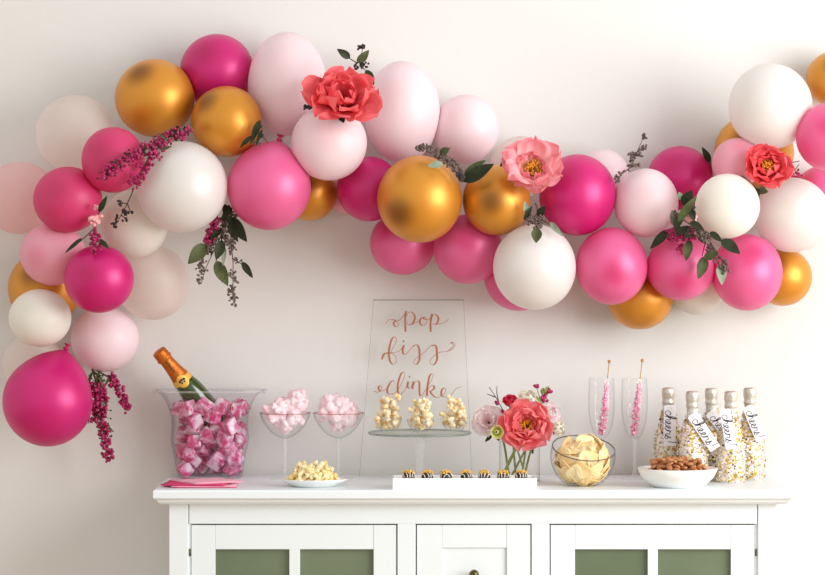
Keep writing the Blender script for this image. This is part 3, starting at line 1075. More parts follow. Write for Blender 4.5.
def deposit(n, rad, re, floor, rr, cone=0.0, tries=14, placed=None, sx=1.0, sy=1.0, ok=None):
    """drops n balls of radius re one by one to where they come to rest"""
    placed = [] if placed is None else placed
    out = []
    for i in range(n):
        best = None
        lim = rad * (1 - cone * i / n)
        for _ in range(tries):
            a, t = rr.uniform(0, 2 * PI), math.sqrt(rr.random()) * lim
            x, y = t * math.cos(a) * sx, t * math.sin(a) * sy
            z = floor(x, y)
            for (X2, Y2, Z2) in placed:
                d2 = (x - X2) ** 2 + (y - Y2) ** 2
                if d2 < 4 * re * re:
                    z = max(z, Z2 + math.sqrt(4 * re * re - d2))
            if ok and not ok(x, y, z):
                continue
            if best is None or z < best[2]:
                best = (x, y, z)
        if best:
            placed.append(best)
            out.append(V(best))
    return out


# --- ice bucket
BY = 0.322
s = sc(BY)
bc = at(210, 478, BY)
bc.z = T
bucket = thing('ice_bucket', 'clear acrylic ice bucket with flared rim, full of pink floral ice', 'ice bucket', bc)
zp = lambda py: at(0, py, BY).z - T
bprof = [(479, 31.5, 0.044), (470, 33, 0.048), (455, 35.5, 0.053), (440, 38.5, 0.058), (425, 37.5, 0.060), (415, 38, 0.061), (405, 41.5, 0.063), (398, 45, 0.066), (393, 49, 0.069), (390.5, 54, 0.072)]


def squircle(a, hx, hy, e=0.42):
    c, sn = math.cos(a), math.sin(a)
    return V((math.copysign(abs(c) ** e, c) * hx, math.copysign(abs(sn) ** e, sn) * hy, 0))


def bucket_half(z):
    rows = [(zp(y), hx * s, hy) for y, hx, hy in bprof]
    for (z0, a0, b0), (z1, a1, b1) in zip(rows, rows[1:]):
        if z <= z1:
            t = max(0, (z - z0) / (z1 - z0))
            return a0 + (a1 - a0) * t, b0 + (b1 - b0) * t
    return rows[-1][1:]


m = MB()
N = 64
bz = [0.0015 + i * (zp(390.5) - 0.0015) / 30 for i in range(31)]
vs, fs = [], []
for z in bz:
    hx, hy = bucket_half(z)
    for k in range(N):
        p = squircle(2 * PI * k / N, hx, hy)
        p.z = z
        vs.append(p)
for i in range(len(bz) - 1):
    for k in range(N):
        k2 = (k + 1) % N
        fs.append((i * N + k, i * N + k2, (i + 1) * N + k2, (i + 1) * N + k))
fs.append(list(range(N))[::-1])
m.add(vs, fs)
m.build('bucket_body', M['acrylic'], bucket)
m = MB()
hx, hy = bucket_half(9)
m.tube([squircle(2 * PI * k / N, hx, hy) + V((0, 0, zp(390.5))) for k in range(N)], 0.0021, 8, True)
m.build('rim', M['glass_solid'], bucket)
for sg in (-1, 1):                   # rolled handle ends of the rim
    m = MB()
    m.tube([V((sg * (hx + 0.001), y, zp(391))) for y in (-0.035, 0, 0.035)], [0.0044] * 3, 10)
    m.build('handle', M['acrylic'], bucket)
m = MB()
m.tube([squircle(2 * PI * k / N, 31 * s, 0.0395) + V((0, 0, 0.003)) for k in range(N)], 0.0026, 8, True)
m.build('base', M['glass_solid'], bucket)

# --- bottle in the bucket
top = at(158.5, 351, 0.300)
dirv = (at(222, 427, 0.350) - top).normalized()
BLN = 0.206
bot = top + dirv * BLN
champ = thing('champagne_bottle', 'green champagne bottle with orange foil neck leaning in the ice bucket', 'bottle', bot)
champ.rotation_mode = 'QUATERNION'
q = (-dirv).to_track_quat('Z', 'Y')
# turn the label to the room
zax = -dirv
yax = V((0, -1, 0)) - zax * V((0, -1, 0)).dot(zax)
yax.normalize()
xax = yax.cross(zax)
champ.rotation_quaternion = Matrix((xax, yax, zax)).transposed().to_quaternion()
H = BLN
m = MB()
gp = [(0.0, 0.004), (0.019, 0.0), (0.0255, 0.003), (0.027, 0.01), (0.027, 0.07), (0.0268, 0.085), (0.0255, 0.1), (0.0235, 0.111), (0.0212, 0.121), (0.019, 0.132), (0.0168, 0.144), (0.0145, 0.164), (0.0135, H - 0.03), (0.0135, H - 0.002), (0.0, H)]
m.lathe(gp, 40)
m.build('glass_body', M['bottlegreen'], champ)
m = MB()
m.lathe([(0.0203, 0.1295), (0.0188, 0.139), (0.0168, 0.15), (0.0154, 0.162), (0.0146, 0.174), (0.0144, H - 0.026), (0.0149, H - 0.024), (0.0168, H - 0.022), (0.0172, H - 0.019), (0.0164, H - 0.017), (0.0158, H - 0.014), (0.0156, H - 0.004),
         (0.0148, H - 0.0005), (0.011, H + 0.001), (0.0, H + 0.0012)], 40)
m.build('foil', M['foilgold'], champ)


def bottle_r(z):
    for (r0, z0), (r1, z1) in zip(gp, gp[1:]):
        if z0 <= z <= z1:
            return r0 + (r1 - r0) * (z - z0) / (z1 - z0)
    return gp[-2][0]


m = MB()                             # collar label with rounded medallion
vs, fs = [], []
NA, NZ = 28, 8
for i in range(NZ + 1):
    for k in range(NA + 1):
        a = PI / 2 + (k / NA - 0.5) * 2.9
        t = abs(k / NA - 0.5) * 2
        zc = 0.1275
        hh = 0.0145 * math.sqrt(max(0.0, 1 - (t / 0.42) ** 2)) if t < 0.42 else 0
        hh = max(hh, 0.0065)
        z = zc + (i / NZ * 2 - 1) * hh
        r = bottle_r(z) + 0.0016
        vs.append((r * math.cos(a), r * math.sin(a), z))
for i in range(NZ):
    for k in range(NA):
        a = i * (NA + 1) + k
        fs.append((a, a + 1, a + NA + 2, a + NA + 1))
m.add(vs, fs)
lab = m.build('collar_label', M['labelgold'], champ, solid=0.0004)
m = MB()
for dx, dz, rr_ in ((-0.0052, 0.001, 0.003), (0.0, 0.002, 0.003), (0.0052, 0.001, 0.003), (-0.003, -0.0035, 0.0022), (0.003, -0.0035, 0.0022)):
    z = 0.1285 + dz
    r = bottle_r(z) + 0.002
    a = PI / 2 + dx / r
    m.ell((r * math.cos(a), r * math.sin(a), z), (rr_, 0.0006, rr_), None, 10, 6)
m.build('emblem', M['ink'], lab)
m = MB()                             # illegible dark lettering down the foil
for i in range(7):
    z = 0.179 - i * 0.0042
    r = bottle_r(z) + 0.0016
    for dx in (-0.0013, 0.0013):
        a = PI / 2 - 0.05 + dx / r
        m.box((-0.0009, -0.0003, -0.0011), (0.0009, 0.0004, 0.0011), Matrix.Translation((r * math.cos(a), r * math.sin(a), z)) @ Matrix.Rotation(a - PI / 2, 4, 'Z') @ Matrix.Rotation(0.5 if i % 2 else -0.4, 4, 'Y'))
m.build('lettering', M['ink'], champ)

# --- ice cubes
ice, nt, p = base_mat('frosted_pink_ice')
tc = nt.nodes.new('ShaderNodeTexCoord')
oi = nt.nodes.new('ShaderNodeObjectInfo')
va = nt.nodes.new('ShaderNodeVectorMath')
va.operation = 'MULTIPLY_ADD'
nt.links.new(oi.outputs['Random'], va.inputs[0])
va.inputs[1].default_value = (7, 5, 3)
nt.links.new(tc.outputs['Object'], va.inputs[2])
nz = nt.nodes.new('ShaderNodeTexNoise')
nz.inputs['Scale'].default_value = 55
nz.inputs['Detail'].default_value = 3
nt.links.new(va.outputs[0], nz.inputs['Vector'])
cr = nt.nodes.new('ShaderNodeValToRGB')
cr.color_ramp.elements[0].position = 0.36
cr.color_ramp.elements[0].color = rgba((250, 238, 244))
cr.color_ramp.elements[1].position = 0.68
cr.color_ramp.elements[1].color = rgba((200, 40, 96))
e = cr.color_ramp.elements.new(0.48)
e.color = rgba((242, 176, 206))
e = cr.color_ramp.elements.new(0.58)
e.color = rgba((222, 92, 148))
nt.links.new(nz.outputs['Fac'], cr.inputs[0])
nt.links.new(cr.outputs[0], p.inputs['Base Color'])
p.inputs['Roughness'].default_value = 0.12
p.inputs['Coat Weight'].default_value = 0.5
see_through(ice, 0.28)
M['ice'] = ice
M['frozen'] = mat('frozen_petal', (190, 26, 84), 0.5, col2=(226, 84, 136), scale=90)
rr = random.Random(31)
protos = []
for k in range(4):
    m = MB()
    hx, hy, hz = (rr.uniform(0.0115, 0.0165) for _ in range(3))
    m.box((-hx, -hy, -hz), (hx, hy, hz))
    for i in range(len(m.v)):
        m.v[i] = m.v[i] * rr.uniform(0.88, 1.1)
    o = m.build('ice_cube', M['ice'], None, bevel=0.0042, segs=3)
    tag(o, 'pink ice cube with frozen flower petals inside, in the clear bucket', 'ice cube', 'floral ice cubes in the bucket')
    g = MB()
    for _ in range((14, 5, 18, 7)[k]):
        a = rr.randrange(3)
        sg = rr.choice((-1, 1))
        c = V((rr.uniform(-0.7, 0.7) * hx, rr.uniform(-0.7, 0.7) * hy, rr.uniform(-0.7, 0.7) * hz))
        c[a] = sg * (hx, hy, hz)[a] * 0.93
        rd = [rr.uniform(0.0022, 0.0042) for _ in range(3)]
        rd[a] = 0.0011
        g.ell(c, rd, None, 8, 5)
    g.build('frozen_petals', M['frozen'], o)
    protos.append(o)


def seg_dist(p):
    a, b = top - bc, bot - bc
    t = max(0, min(1, (p - a).dot(b - a) / (b - a).length_squared))
    return (p - (a + (b - a) * t)).length, t


re_ = 0.0146


def ice_ok(x, y, z):
    hx, hy = bucket_half(z)
    if abs(x) > hx - 0.0186 or abs(y) > hy - 0.018:
        return False
    d, t = seg_dist(V((x, y, z)))
    return d > 0.0150 + (0.0295 if t > 0.4 else 0.022)


spots = []
placed = []
tries_ = 0
while len(spots) < 90 and tries_ < 4000:
    tries_ += 1
    got = deposit(1, 0.08, re_, lambda x, y: 0.019, rr, 0, 10, placed, 1, 0.7, ice_ok)
    for g_ in got:
        if g_.z < zp(405):
            spots.append(g_)
        else:
            placed.pop()
for i, p_ in enumerate(spots):
    o = protos[i] if i < 4 else dup(protos[i % 4], (0, 0, 0))
    o.location = bc + p_
    o.rotation_euler = (rr.uniform(-0.7, 0.7), rr.uniform(-0.9, 0.9), rr.uniform(0, 6))

# --- napkins


def napkin(label, px, Yc, z, rz, hw, mt):
    root = thing('napkin', label, 'napkin', (at(px, 0, Yc).x, Yc, z), rz, 'pink paper napkins')
    for k in range(2):
        m = MB()
        n = 8
        vs, fs = [], []
        for i in range(n + 1):
            for j in range(n + 1):
                x, y = (i / n * 2 - 1) * hw, (j / n * 2 - 1) * hw
                vs.append((x, y, 0.0006 + k * 0.0016 + 0.0005 * math.sin(x * 40 + k) * math.cos(y * 30)))
        for i in range(n):
            for j in range(n):
                a = i * (n + 1) + j
                fs.append((a, a + n + 1, a + n + 2, a + 1))
        m.add(vs, fs)
        m.build('upper_ply' if k else 'lower_ply', M[mt[k]], root, solid=0.0011)
    return root


napkin('lowest pink paper napkin with deep pink edge in front of the ice bucket', 205, 0.115, T + 0.0003, 0.03, 0.066, ('napkin2', 'napkin'))
napkin('middle deep pink paper napkin of the fanned stack by the bucket', 197, 0.118, T + 0.0036, -0.08, 0.064, ('napkin2', 'napkin2'))
napkin('topmost light pink paper napkin lying askew on the napkin stack', 207, 0.125, T + 0.0069, 0.55, 0.055, ('napkin', 'napkin'))

# --- coupes with cotton candy
CY = 0.28


def coupe(px, label):
    s = sc(CY)
    root = thing('coupe_glass', label, 'glass', (at(px, 0, CY).x, CY, T), 0, 'coupe glasses of cotton candy')
    zr, zb = at(0, 413, CY).z - T, at(0, 438.5, CY).z - T
    rim = 25.5 * s
    m = MB()
    pr = [(rim * q_.x, zb + (zr - zb) * q_.y) for q_ in spline([V((0.08, 0, 0)), V((0.34, 0.10, 0)), V((0.60, 0.30, 0)), V((0.82, 0.58, 0)), V((0.95, 0.84, 0)), V((1, 1, 0))], 5)]
    m.lathe(pr, 56)
    m.build('bowl', M['glass'], root)
    m = MB()
    m.ring((0, 0, zr), rim, 0.0009, 64, 6)
    m.build('rim', M['rosegold'], root)
    m = MB()
    m.lathe([(0.0062, zb + 0.001), (0.0058, zb - 0.004), (0.0036, zb - 0.010), (0.003, zb - 0.03), (0.003, 0.02), (0.0045, 0.009), (0.012, 0.0045), (0.03, 0.0018), (0.034, 0.0012), (0.034, 0.0002)], 40)
    m.build('stem', M['glass_solid'], root)
    return root, zb, zr


def cotton(px, label, blobs, seed, zb):
    """blobs: px, py, radius px"""
    rr = random.Random(seed)
    O = at(px, 438, CY)
    O.z = T + zb + 0.004
    m = MB()
    for (bx, by, br) in blobs:
        for k in range(13):
            c = at(bx, by, CY) - O
            t = br * sc(CY) * (0.0 if k == 0 else 0.85)
            c += V((rr.uniform(-1, 1), rr.uniform(-1.2, 1.2), rr.uniform(-1, 1))).normalized() * t * rr.uniform(0.5, 1)
            r0 = br * sc(CY) * (0.75 if k == 0 else rr.uniform(0.22, 0.5))
            m.ell(c, (r0, r0 * rr.uniform(0.7, 1.2), r0 * rr.uniform(0.6, 1)), rq(), 14, 10)
    o = m.build('cotton_candy', M['candyfloss'], None, O)
    md = o.modifiers.new('merge', 'REMESH')
    md.mode = 'VOXEL'
    md.voxel_size = 0.0011
    md.use_smooth_shade = True
    md = o.modifiers.new('soft', 'SMOOTH')
    md.factor = 0.8
    md.iterations = 9
    for size, st in ((0.012, 0.006), (0.004, 0.002)):
        tx = bpy.data.textures.new('fluff', 'CLOUDS')
        tx.noise_scale = size
        tx.noise_depth = 3
        md = o.modifiers.new('fluff', 'DISPLACE')
        md.texture = tx
        md.strength = st
        md.mid_level = 0.52
    tag(o, label, 'cotton candy', 'cotton candy in coupes')
    g = MB()                          # loose wisps of spun sugar
    for _ in range(1300):
        bx, by, br = rr.choice(blobs)
        d = V((rr.gauss(0, 1), rr.gauss(0, 1), rr.gauss(0, 1))).normalized()
        c = at(bx, by, CY) - O + d * br * sc(CY) * rr.uniform(0.72, 1.02)
        t = d.orthogonal().normalized()
        t.rotate(Quaternion(d, rr.uniform(0, 6)))
        L = rr.uniform(0.005, 0.012)
        g.tube([c - t * L * 0.5, c + d * L * 0.25, c + t * L * 0.5], [0.00012, 0.0004, 0.00012], 3)
    g.build('wisps', M['wisp'], o)
    return o


M['candyfloss'] = mat('spun_sugar', (255, 240, 242), 0.95, spec=0.02, col2=(255, 212, 221), scale=40, lo=0.35, hi=0.7)
M['wisp'] = mat('loose_spun_sugar', (255, 242, 244), 0.9, spec=0.05, col2=(255, 220, 227), scale=60, lo=0.35, hi=0.7)
r1, zb, zr = coupe(285, 'rose-rimmed coupe glass of cotton candy nearest the ice bucket')
r2, zb, zr = coupe(338.5, 'rose-rimmed coupe glass of cotton candy nearest the popcorn stand')
cotton(285, 'pink cotton candy peaked to one side, in the coupe beside the ice bucket',
       [(285, 425, 9), (275, 417, 11), (293, 417, 12), (279, 410, 11), (290, 405, 11), (297, 398, 10), (301, 405, 9), (283, 404, 9), (270, 411, 8), (301, 394, 6)], 3, zb)
cotton(338.5, 'pink cotton candy with rounded top, in the coupe beside the popcorn stand',
       [(338, 425, 9), (329, 416, 11), (347, 417, 12), (338, 410, 13), (327, 404, 9), (338, 401, 9), (348, 406, 9), (354, 413, 7)], 4, zb)

# --- dish of golden candy
DY = 0.085
s = sc(DY)
dz = at(0, 478.5, DY).z - T
dish = thing('candy_dish', 'small white oval dish heaped with yellow candy', 'dish', (at(313.5, 0, DY).x, DY, T))
m = MB()
RD = 34.8 * s
dprof = [(0.001, 0.003), (0.55 * RD, 0.003), (0.8 * RD, 0.012), (0.97 * RD, dz - 0.001), (0.99 * RD, dz), (RD, dz - 0.001), (0.86 * RD, 0.0105), (0.62 * RD, 0.0012), (0.58 * RD, 0.0), (0.001, 0.0002)]
m.lathe(dprof, 64, sy=0.78)
tag(dish, dish['label'], 'dish')
m.build('dish_body', M['porcelain'], dish)


def nugget(name, size, mt, label, cat, group, seed, flat=1.0, elong=1.0, angular=True):
    rr = random.Random(seed)
    m = MB()
    m.ell((0, 0, 0), (size * elong, size, size * flat), None, 7 if angular else 10, 5 if angular else 7)
    for i in range(len(m.v)):
        m.v[i] = m.v[i] * (rr.uniform(0.72, 1.2) if angular else rr.uniform(0.93, 1.07))
    if angular:
        m.s = [False] * len(m.s)
    o = m.build(name, mt)
    return tag(o, label, cat, group)


M['candy'] = mat('golden_candy', (252, 200, 70), 0.12, spec=0.6, coat=0.5, col2=(255, 242, 196), scale=40, lo=0.3, hi=0.9, obj_random=0.6)
see_through(M['candy'], 0.06)
cps = [nugget('sugar_candy', 0.0062, M['candy'], 'yellow sugar candy nugget heaped in the small white dish', 'candy', 'yellow candies in the white dish', 40 + k, 0.85, 1.15) for k in range(4)]
rr = random.Random(5)
pos = deposit(160, 31 * s, 0.0047, lambda x, y: 0.0085 + max(0, math.hypot(x, y / 0.78) - 0.6 * RD) * 0.55, rr, 0.5, 8, None, 1.0, 0.72)
for i, p_ in enumerate(pos):
    o = cps[i] if i < 4 else dup(cps[i % 4], (0, 0, 0))
    o.location = dish.location + p_
    o.rotation_euler = (rr.uniform(0, 6), rr.uniform(0, 6), rr.uniform(0, 6))

# --- acrylic sign with brush lettering
SY = 0.372
sg = at(419, 474, SY)
sign = thing('sign', 'clear acrylic party sign with copper script reading pop fizz clink', 'sign', (sg.x, SY, T))
lean = 0.030
hgt = at(0, 300, SY).z - T


def sgn(px, py, dy=0.0):
    """point of the leaning sheet seen at this spot (two passes settle the depth)"""
    Yq = SY
    for _ in range(4):
        z = at(px, py, Yq).z - T
        Yq = SY - lean + lean * z / hgt
    p = at(px, py, Yq)
    return V((p.x - sg.x, Yq - SY + dy, p.z - T))


m = MB()
cs = [sgn(359.5, 480), sgn(472, 480), sgn(463.5, 300), sgn(373.5, 300)]
cs[0].z = cs[1].z = 0.0005
vs = [c + V((0, -0.0015, 0)) for c in cs] + [c + V((0, 0.0015, 0)) for c in cs]
m.add(vs, [(0, 1, 2, 3), (7, 6, 5, 4), (0, 4, 5, 1), (1, 5, 6, 2), (2, 6, 7, 3), (3, 7, 4, 0)], False)
m.build('sheet', M['sign'], sign)
m = MB()
for a, b in ((2, 3), (3, 0), (1, 2)):
    m.tube([cs[a], cs[b]], 0.0011 if (a, b) == (2, 3) else 0.0004, 6)
m.build('polished_edge', M['edge'], sign)


def ribbon(m, pts, w0, w1, to3, thick=0.0005, k=7):
    """brush stroke: broad where it runs down, thin where it runs up"""
    ps = spline([V((x, y, 0)) for x, y in pts], k)
    n = len(ps)
    vs, fs = [], []
    for i, p in enumerate(ps):
        d = (ps[min(i + 1, n - 1)] - ps[max(i - 1, 0)])
        if d.length < 1e-6:
            d = V((1, 0, 0))
        d.normalize()
        wd = w0 + (w1 - w0) * max(0, d.y) ** 1.5
        nn = V((-d.y, d.x, 0)) * wd * 0.5
        for q_, t in ((p + nn, 0), (p - nn, 0), (p - nn, 1), (p + nn, 1)):
            vs.append(to3(q_.x, q_.y, -0.002 - t * thick))
    for i in range(n - 1):
        for j in range(4):
            j2 = (j + 1) % 4
            fs.append((i * 4 + j, i * 4 + j2, (i + 1) * 4 + j2, (i + 1) * 4 + j))
    fs += [(0, 1, 2, 3), [(n - 1) * 4 + j for j in (3, 2, 1, 0)]]
    m.add(vs, fs, False)


def conv(ox, oy, k, L):
    return [[(ox + x / k, oy + y / k) for x, y in st] for st in L]


POP = conv(365, 305, 7.857, [
    [(165, 145), (180, 120), (212, 112), (238, 126), (226, 138), (230, 160), (250, 171), (265, 150), (245, 130), (280, 112), (312, 70), (335, 50)],
    [(322, 48), (316, 90), (316, 150), (318, 210)],
    [(318, 100), (335, 68), (360, 54), (386, 76), (390, 110), (370, 148), (340, 155), (332, 140)],
    [(345, 152), (375, 150), (405, 135), (432, 128)],
    [(468, 96), (442, 104), (430, 132), (445, 160), (475, 152), (487, 122), (470, 96), (462, 108), (490, 116), (508, 106), (530, 78)],
    [(528, 70), (518, 110), (514, 160), (516, 210)],
    [(516, 118), (535, 80), (556, 76), (576, 102), (566, 144), (540, 154), (532, 142)],
    [(548, 148), (590, 148), (630, 136), (660, 103)]])
FIZZ = conv(360, 290, 4.79, [
    [(148, 295), (166, 262), (176, 236), (166, 224), (152, 236), (142, 270), (138, 305), (144, 340), (158, 356), (173, 345), (172, 322), (158, 306), (138, 302), (116, 308), (104, 332)],
    [(105, 316), (112, 304), (140, 300), (172, 298), (196, 285), (208, 266)],
    [(210, 264), (204, 292), (212, 308), (228, 300), (246, 276), (262, 262)],
    [(254, 272), (270, 262), (282, 276), (285, 305), (284, 335), (270, 356), (258, 350), (262, 334), (284, 316), (318, 290), (340, 266), (352, 268)],
    [(342, 270), (356, 262), (366, 276), (368, 300), (368, 335), (352, 358), (336, 350), (338, 334), (356, 314), (384, 298), (418, 294), (444, 280), (455, 262), (444, 250), (434, 256)],
    [(420, 292), (440, 276), (447, 262), (440, 256)]])
CLINK = conv(365, 350, 7.5, [
    [(68, 308), (95, 316), (122, 298), (124, 272), (106, 270), (102, 292), (120, 308), (165, 292)],
    [(226, 244), (212, 228), (186, 250), (166, 296), (174, 326), (205, 330), (240, 306), (275, 250), (298, 190), (292, 166), (272, 176), (252, 230), (244, 290), (256, 332), (285, 316), (318, 262), (326, 240)],
    [(324, 236), (318, 268), (326, 286), (345, 276), (362, 244)],
    [(364, 234), (358, 262), (356, 292)],
    [(358, 272), (382, 236), (402, 234), (408, 262), (408, 310), (414, 344), (432, 332), (462, 284), (498, 226), (512, 190), (498, 178), (482, 200), (472, 250), (466, 300), (464, 346)],
    [(468, 306), (492, 270), (514, 268), (518, 286), (500, 304), (482, 308)],
    [(486, 306), (502, 332), (530, 354), (562, 350), (596, 326), (606, 296), (592, 284), (574, 304), (574, 340), (600, 352), (630, 352), (652, 330), (680, 292), (722, 273)]])
for strokes, dots in ((POP, []), (FIZZ, [(403.6, 341.2)]), (CLINK, [(409.5, 376.8)])):
    m = MB()
    for st in strokes:
        ribbon(m, st, 0.55, 2.0, sgn)
    for dx, dy in dots:
        c = sgn(dx, dy, -0.0022)
        m.ell(c, (0.0021, 0.0006, 0.0021), None, 10, 6)
    m.build('lettering', M['copper'], sign)

# --- cake stand, cups and popcorn
KY = 0.226
s = sc(KY)
zpl = at(0, 431.5, KY).z - T
stand = thing('cake_stand', 'clear glass pedestal cake stand holding three cups of popcorn', 'cake stand', (at(419.7, 0, KY).x, KY, T))
m = MB()
RK = 51.5 * s
m.lathe([(0.001, zpl), (RK - 0.001, zpl), (RK, zpl - 0.001), (RK, zpl - 0.0045), (RK - 0.002, zpl - 0.006), (0.001, zpl - 0.006)], 96)
m.build('plate', M['plate'], stand)
m = MB()
m.ring((0, 0, zpl - 0.003), RK - 0.001, 0.0021, 96, 8)
m.build('plate_edge', M['edge'], stand)
m = MB()
m.lathe([(0.024, zpl - 0.006), (0.016, zpl - 0.010), (0.0075, zpl - 0.016), (0.0085, zpl - 0.02), (0.0125, zpl - 0.026), (0.0135, zpl - 0.031), (0.011, zpl - 0.037), (0.0075, zpl - 0.041), (0.0085, zpl - 0.044), (0.0085, zpl - 0.06),
         (0.0075, 0.03), (0.009, 0.022), (0.016, 0.012), (0.035, 0.006), (0.046, 0.004), (0.048, 0.002), (0.047, 0.0)], 48)
m.build('pedestal', M['glass_solid'], stand)

M['popcorn'] = mat('caramel_popcorn', (255, 242, 206), 0.5, sss=0.15, col2=(242, 184, 86), scale=75, lo=0.45, hi=0.7)
pops = []
for k in range(5):
    rr = random.Random(60 + k)
    m = MB()
    for j in range(6):
        d = V((rr.gauss(0, 1), rr.gauss(0, 1), rr.gauss(0, 1))).normalized()
        r0 = rr.uniform(0.0038, 0.0056)
        c = d * rr.uniform(0.0034, 0.006)
        o = len(m.v)
        m.ell(c, (r0, r0, r0 * 0.9), rq(), 12, 8)
        for i in range(o, len(m.v)):
            dd = m.v[i] - c
            m.v[i] = c + dd * (1 + 0.25 * noise.noise(m.v[i] * 330 + V((k, j, 0))))
    o = m.build('popcorn_piece', M['popcorn'])
    tag(o, 'popcorn', 'popcorn')
    pops.append(o)
pi_ = 0
cups = [(388.3, -0.002, 'beside the cotton candy'), (420.5, -0.03, 'in the middle of the cake stand'), (454.5, 0.0, 'beside the bouquet')]
for ci, (px, dy, where) in enumerate(cups):
    Yc = KY + dy
    c = V((at(px, 0, Yc).x, Yc, T + zpl + 0.0003))
    cup = thing('glass_cup', 'small clear glass cup of popcorn on the cake stand, ' + ('nearest the coupes', 'in the middle', 'nearest the bouquet')[ci], 'cup', c, 0, 'popcorn cups on the cake stand')
    m = MB()
    m.lathe([(0.001, 0.002), (0.0145, 0.002), (0.0185, 0.005), (0.0245, 0.014), (0.0285, 0.026)], 40)
    m.build('cup_wall', M['glass'], cup)
    m = MB()
    m.ring((0, 0, 0.026), 0.0285, 0.0008, 48, 6)
    m.build('rim', M['glass_solid'], cup)
    m = MB()
    m.lathe([(0.001, 0.0), (0.0145, 0.0), (0.0165, 0.0015), (0.0145, 0.0035), (0.001, 0.0035)], 32)
    m.build('base', M['glass_solid'], cup)
    rr = random.Random(80 + ci)
    lab = 'caramel popcorn piece heaped in the glass cup ' + ('nearest the coupe glasses', 'in the middle of the cake stand', 'nearest the bouquet')[ci]
    pos = deposit(25, 0.031, 0.0078, lambda x, y: 0.012 + max(0, math.hypot(x, y) - 0.016) * 1.2, rr, 0.45, 6)
    for p_ in pos:
        o = pops[pi_] if pi_ < 5 else dup(pops[pi_ % 5], (0, 0, 0))
        pi_ += 1
        o.location = c + p_
        o.rotation_euler = (rr.uniform(0, 6), rr.uniform(0, 6), rr.uniform(0, 6))
        o['label'] = lab
        o['group'] = 'popcorn in the cup ' + ('nearest the coupes', 'in the middle', 'nearest the bouquet')[ci]

# --- truffle tray
TY0, TY1 = 0.012, 0.092
tx0, tx1 = at(392.5, 0, TY0).x, at(537, 0, TY0).x
tz = at(0, 478.2, TY0).z - T
tcx = (tx0 + tx1) / 2
tray = thing('serving_tray', 'long white rectangular tray holding seven chocolate truffles', 'tray', (tcx, (TY0 + TY1) / 2, T))
m = MB()
hx, hy = (tx1 - tx0) / 2, (TY1 - TY0) / 2
th = 0.0035
m.box((-hx, -hy, 0), (hx, -hy + th, tz))
m.box((-hx, hy - th, 0), (hx, hy, tz))
m.box((-hx, -hy + th, 0), (-hx + th, hy - th, tz))
m.box((hx - th, -hy + th, 0), (hx, hy - th, tz))
m.box((-hx + th, -hy + th, 0.0005), (hx - th, hy - th, 0.0092))
m.build('tray_body', M['porcelain'], tray, bevel=0.001)
M['choc'] = mat('dark_chocolate', (44, 26, 22), 0.28, spec=0.5)
M['drizzle'] = mat('white_icing', (244, 236, 222), 0.4)
M['crumb'] = mat('golden_crumb', (222, 158, 52), 0.5, col2=(250, 206, 110), scale=200)
trf = None
TYc = (TY0 + TY1) / 2
tb = 0.0125
names = ['first from the candy dish end of the tray', 'second from the candy dish end of the tray', 'third from the candy dish end of the tray', 'in the middle of the seven on the tray',
         'third from the glass bowl end of the tray', 'second from the glass bowl end of the tray', 'at the tray end nearest the glass bowl']
for i, px in enumerate((408.6, 427.5, 446.2, 466.5, 484.3, 503.2, 521.2)):
    rr = random.Random(200 + i)
    ctr = V((at(px, 0, TYc).x, TYc, T + 0.0092))
    lab = 'chocolate truffle with white drizzle, ' + names[i]
    if trf is None:
        trf = thing('truffle', lab, 'truffle', ctr, 0, 'truffles on the white tray')
        m = MB()
        m.ell((0, 0, tb * 0.98), (tb, tb, tb), None, 28, 18)
        m.build('chocolate_ball', M['choc'], trf)
        m = MB()
        for k in range(9):
            a0 = rr.uniform(0, 6)
            off = (k - 4) * 0.0028
            pts = []
            for j in range(17):
                a = PI * j / 16
                r = math.sqrt(max(0, (tb * 1.02) ** 2 - off * off))
                p = V((off + 0.0006 * math.sin(j * 1.3 + k), r * math.cos(a), r * math.sin(a) * 1.0))
                p.rotate(Quaternion((0, 0, 1), 0.25))
                pts.append(p + V((0, 0, tb * 0.98)))
            if k % 2 == 0:
                m.tube(pts, 0.0008, 5)
        m.build('white_drizzle', M['drizzle'], trf)
        m = MB()
        for k in range(46):
            a, t = rr.uniform(0, 2 * PI), math.sqrt(rr.random()) * 0.95
            d = V((math.cos(a) * math.sin(t), math.sin(a) * math.sin(t), math.cos(t)))
            c = d * (tb * 1.06 + rr.uniform(0, 0.0012)) + V((0, 0, tb * 0.98))
            z_ = rr.uniform(0.0011, 0.0022)
            m.box((-z_, -z_ * 0.8, -z_ * 0.6), (z_, z_ * 0.8, z_ * 0.6), Matrix.Translation(c) @ rq().to_matrix().to_4x4())
        o = m.build('gold_crumbs', M['crumb'], trf)
    else:
        dup(trf, ctr, lab, (0, 0, rr.uniform(0, 6)))

# --- bouquet in a glass vase
VY = 0.235
s = sc(VY)
vz = at(0, 441, VY).z - T
vc = V((at(519.5, 0, VY).x, VY, T))
vase = thing('glass_vase', 'short clear cylinder vase holding the pink bouquet', 'vase', vc)
VR = 20.3 * s
m = MB()
m.lathe([(VR, 0.001), (VR, vz)], 56)
m.build('vase_wall', M['glass'], vase)
m = MB()
m.lathe([(0.001, 0.0), (VR, 0.0), (VR, 0.007), (0.001, 0.007)], 48)
m.build('base', M['glass_solid'], vase)
m = MB()
m.ring((0, 0, vz), VR, 0.0009, 56, 6)
m.build('rim', M['glass_solid'], vase)
GBQ = 'flowers of the vase bouquet'


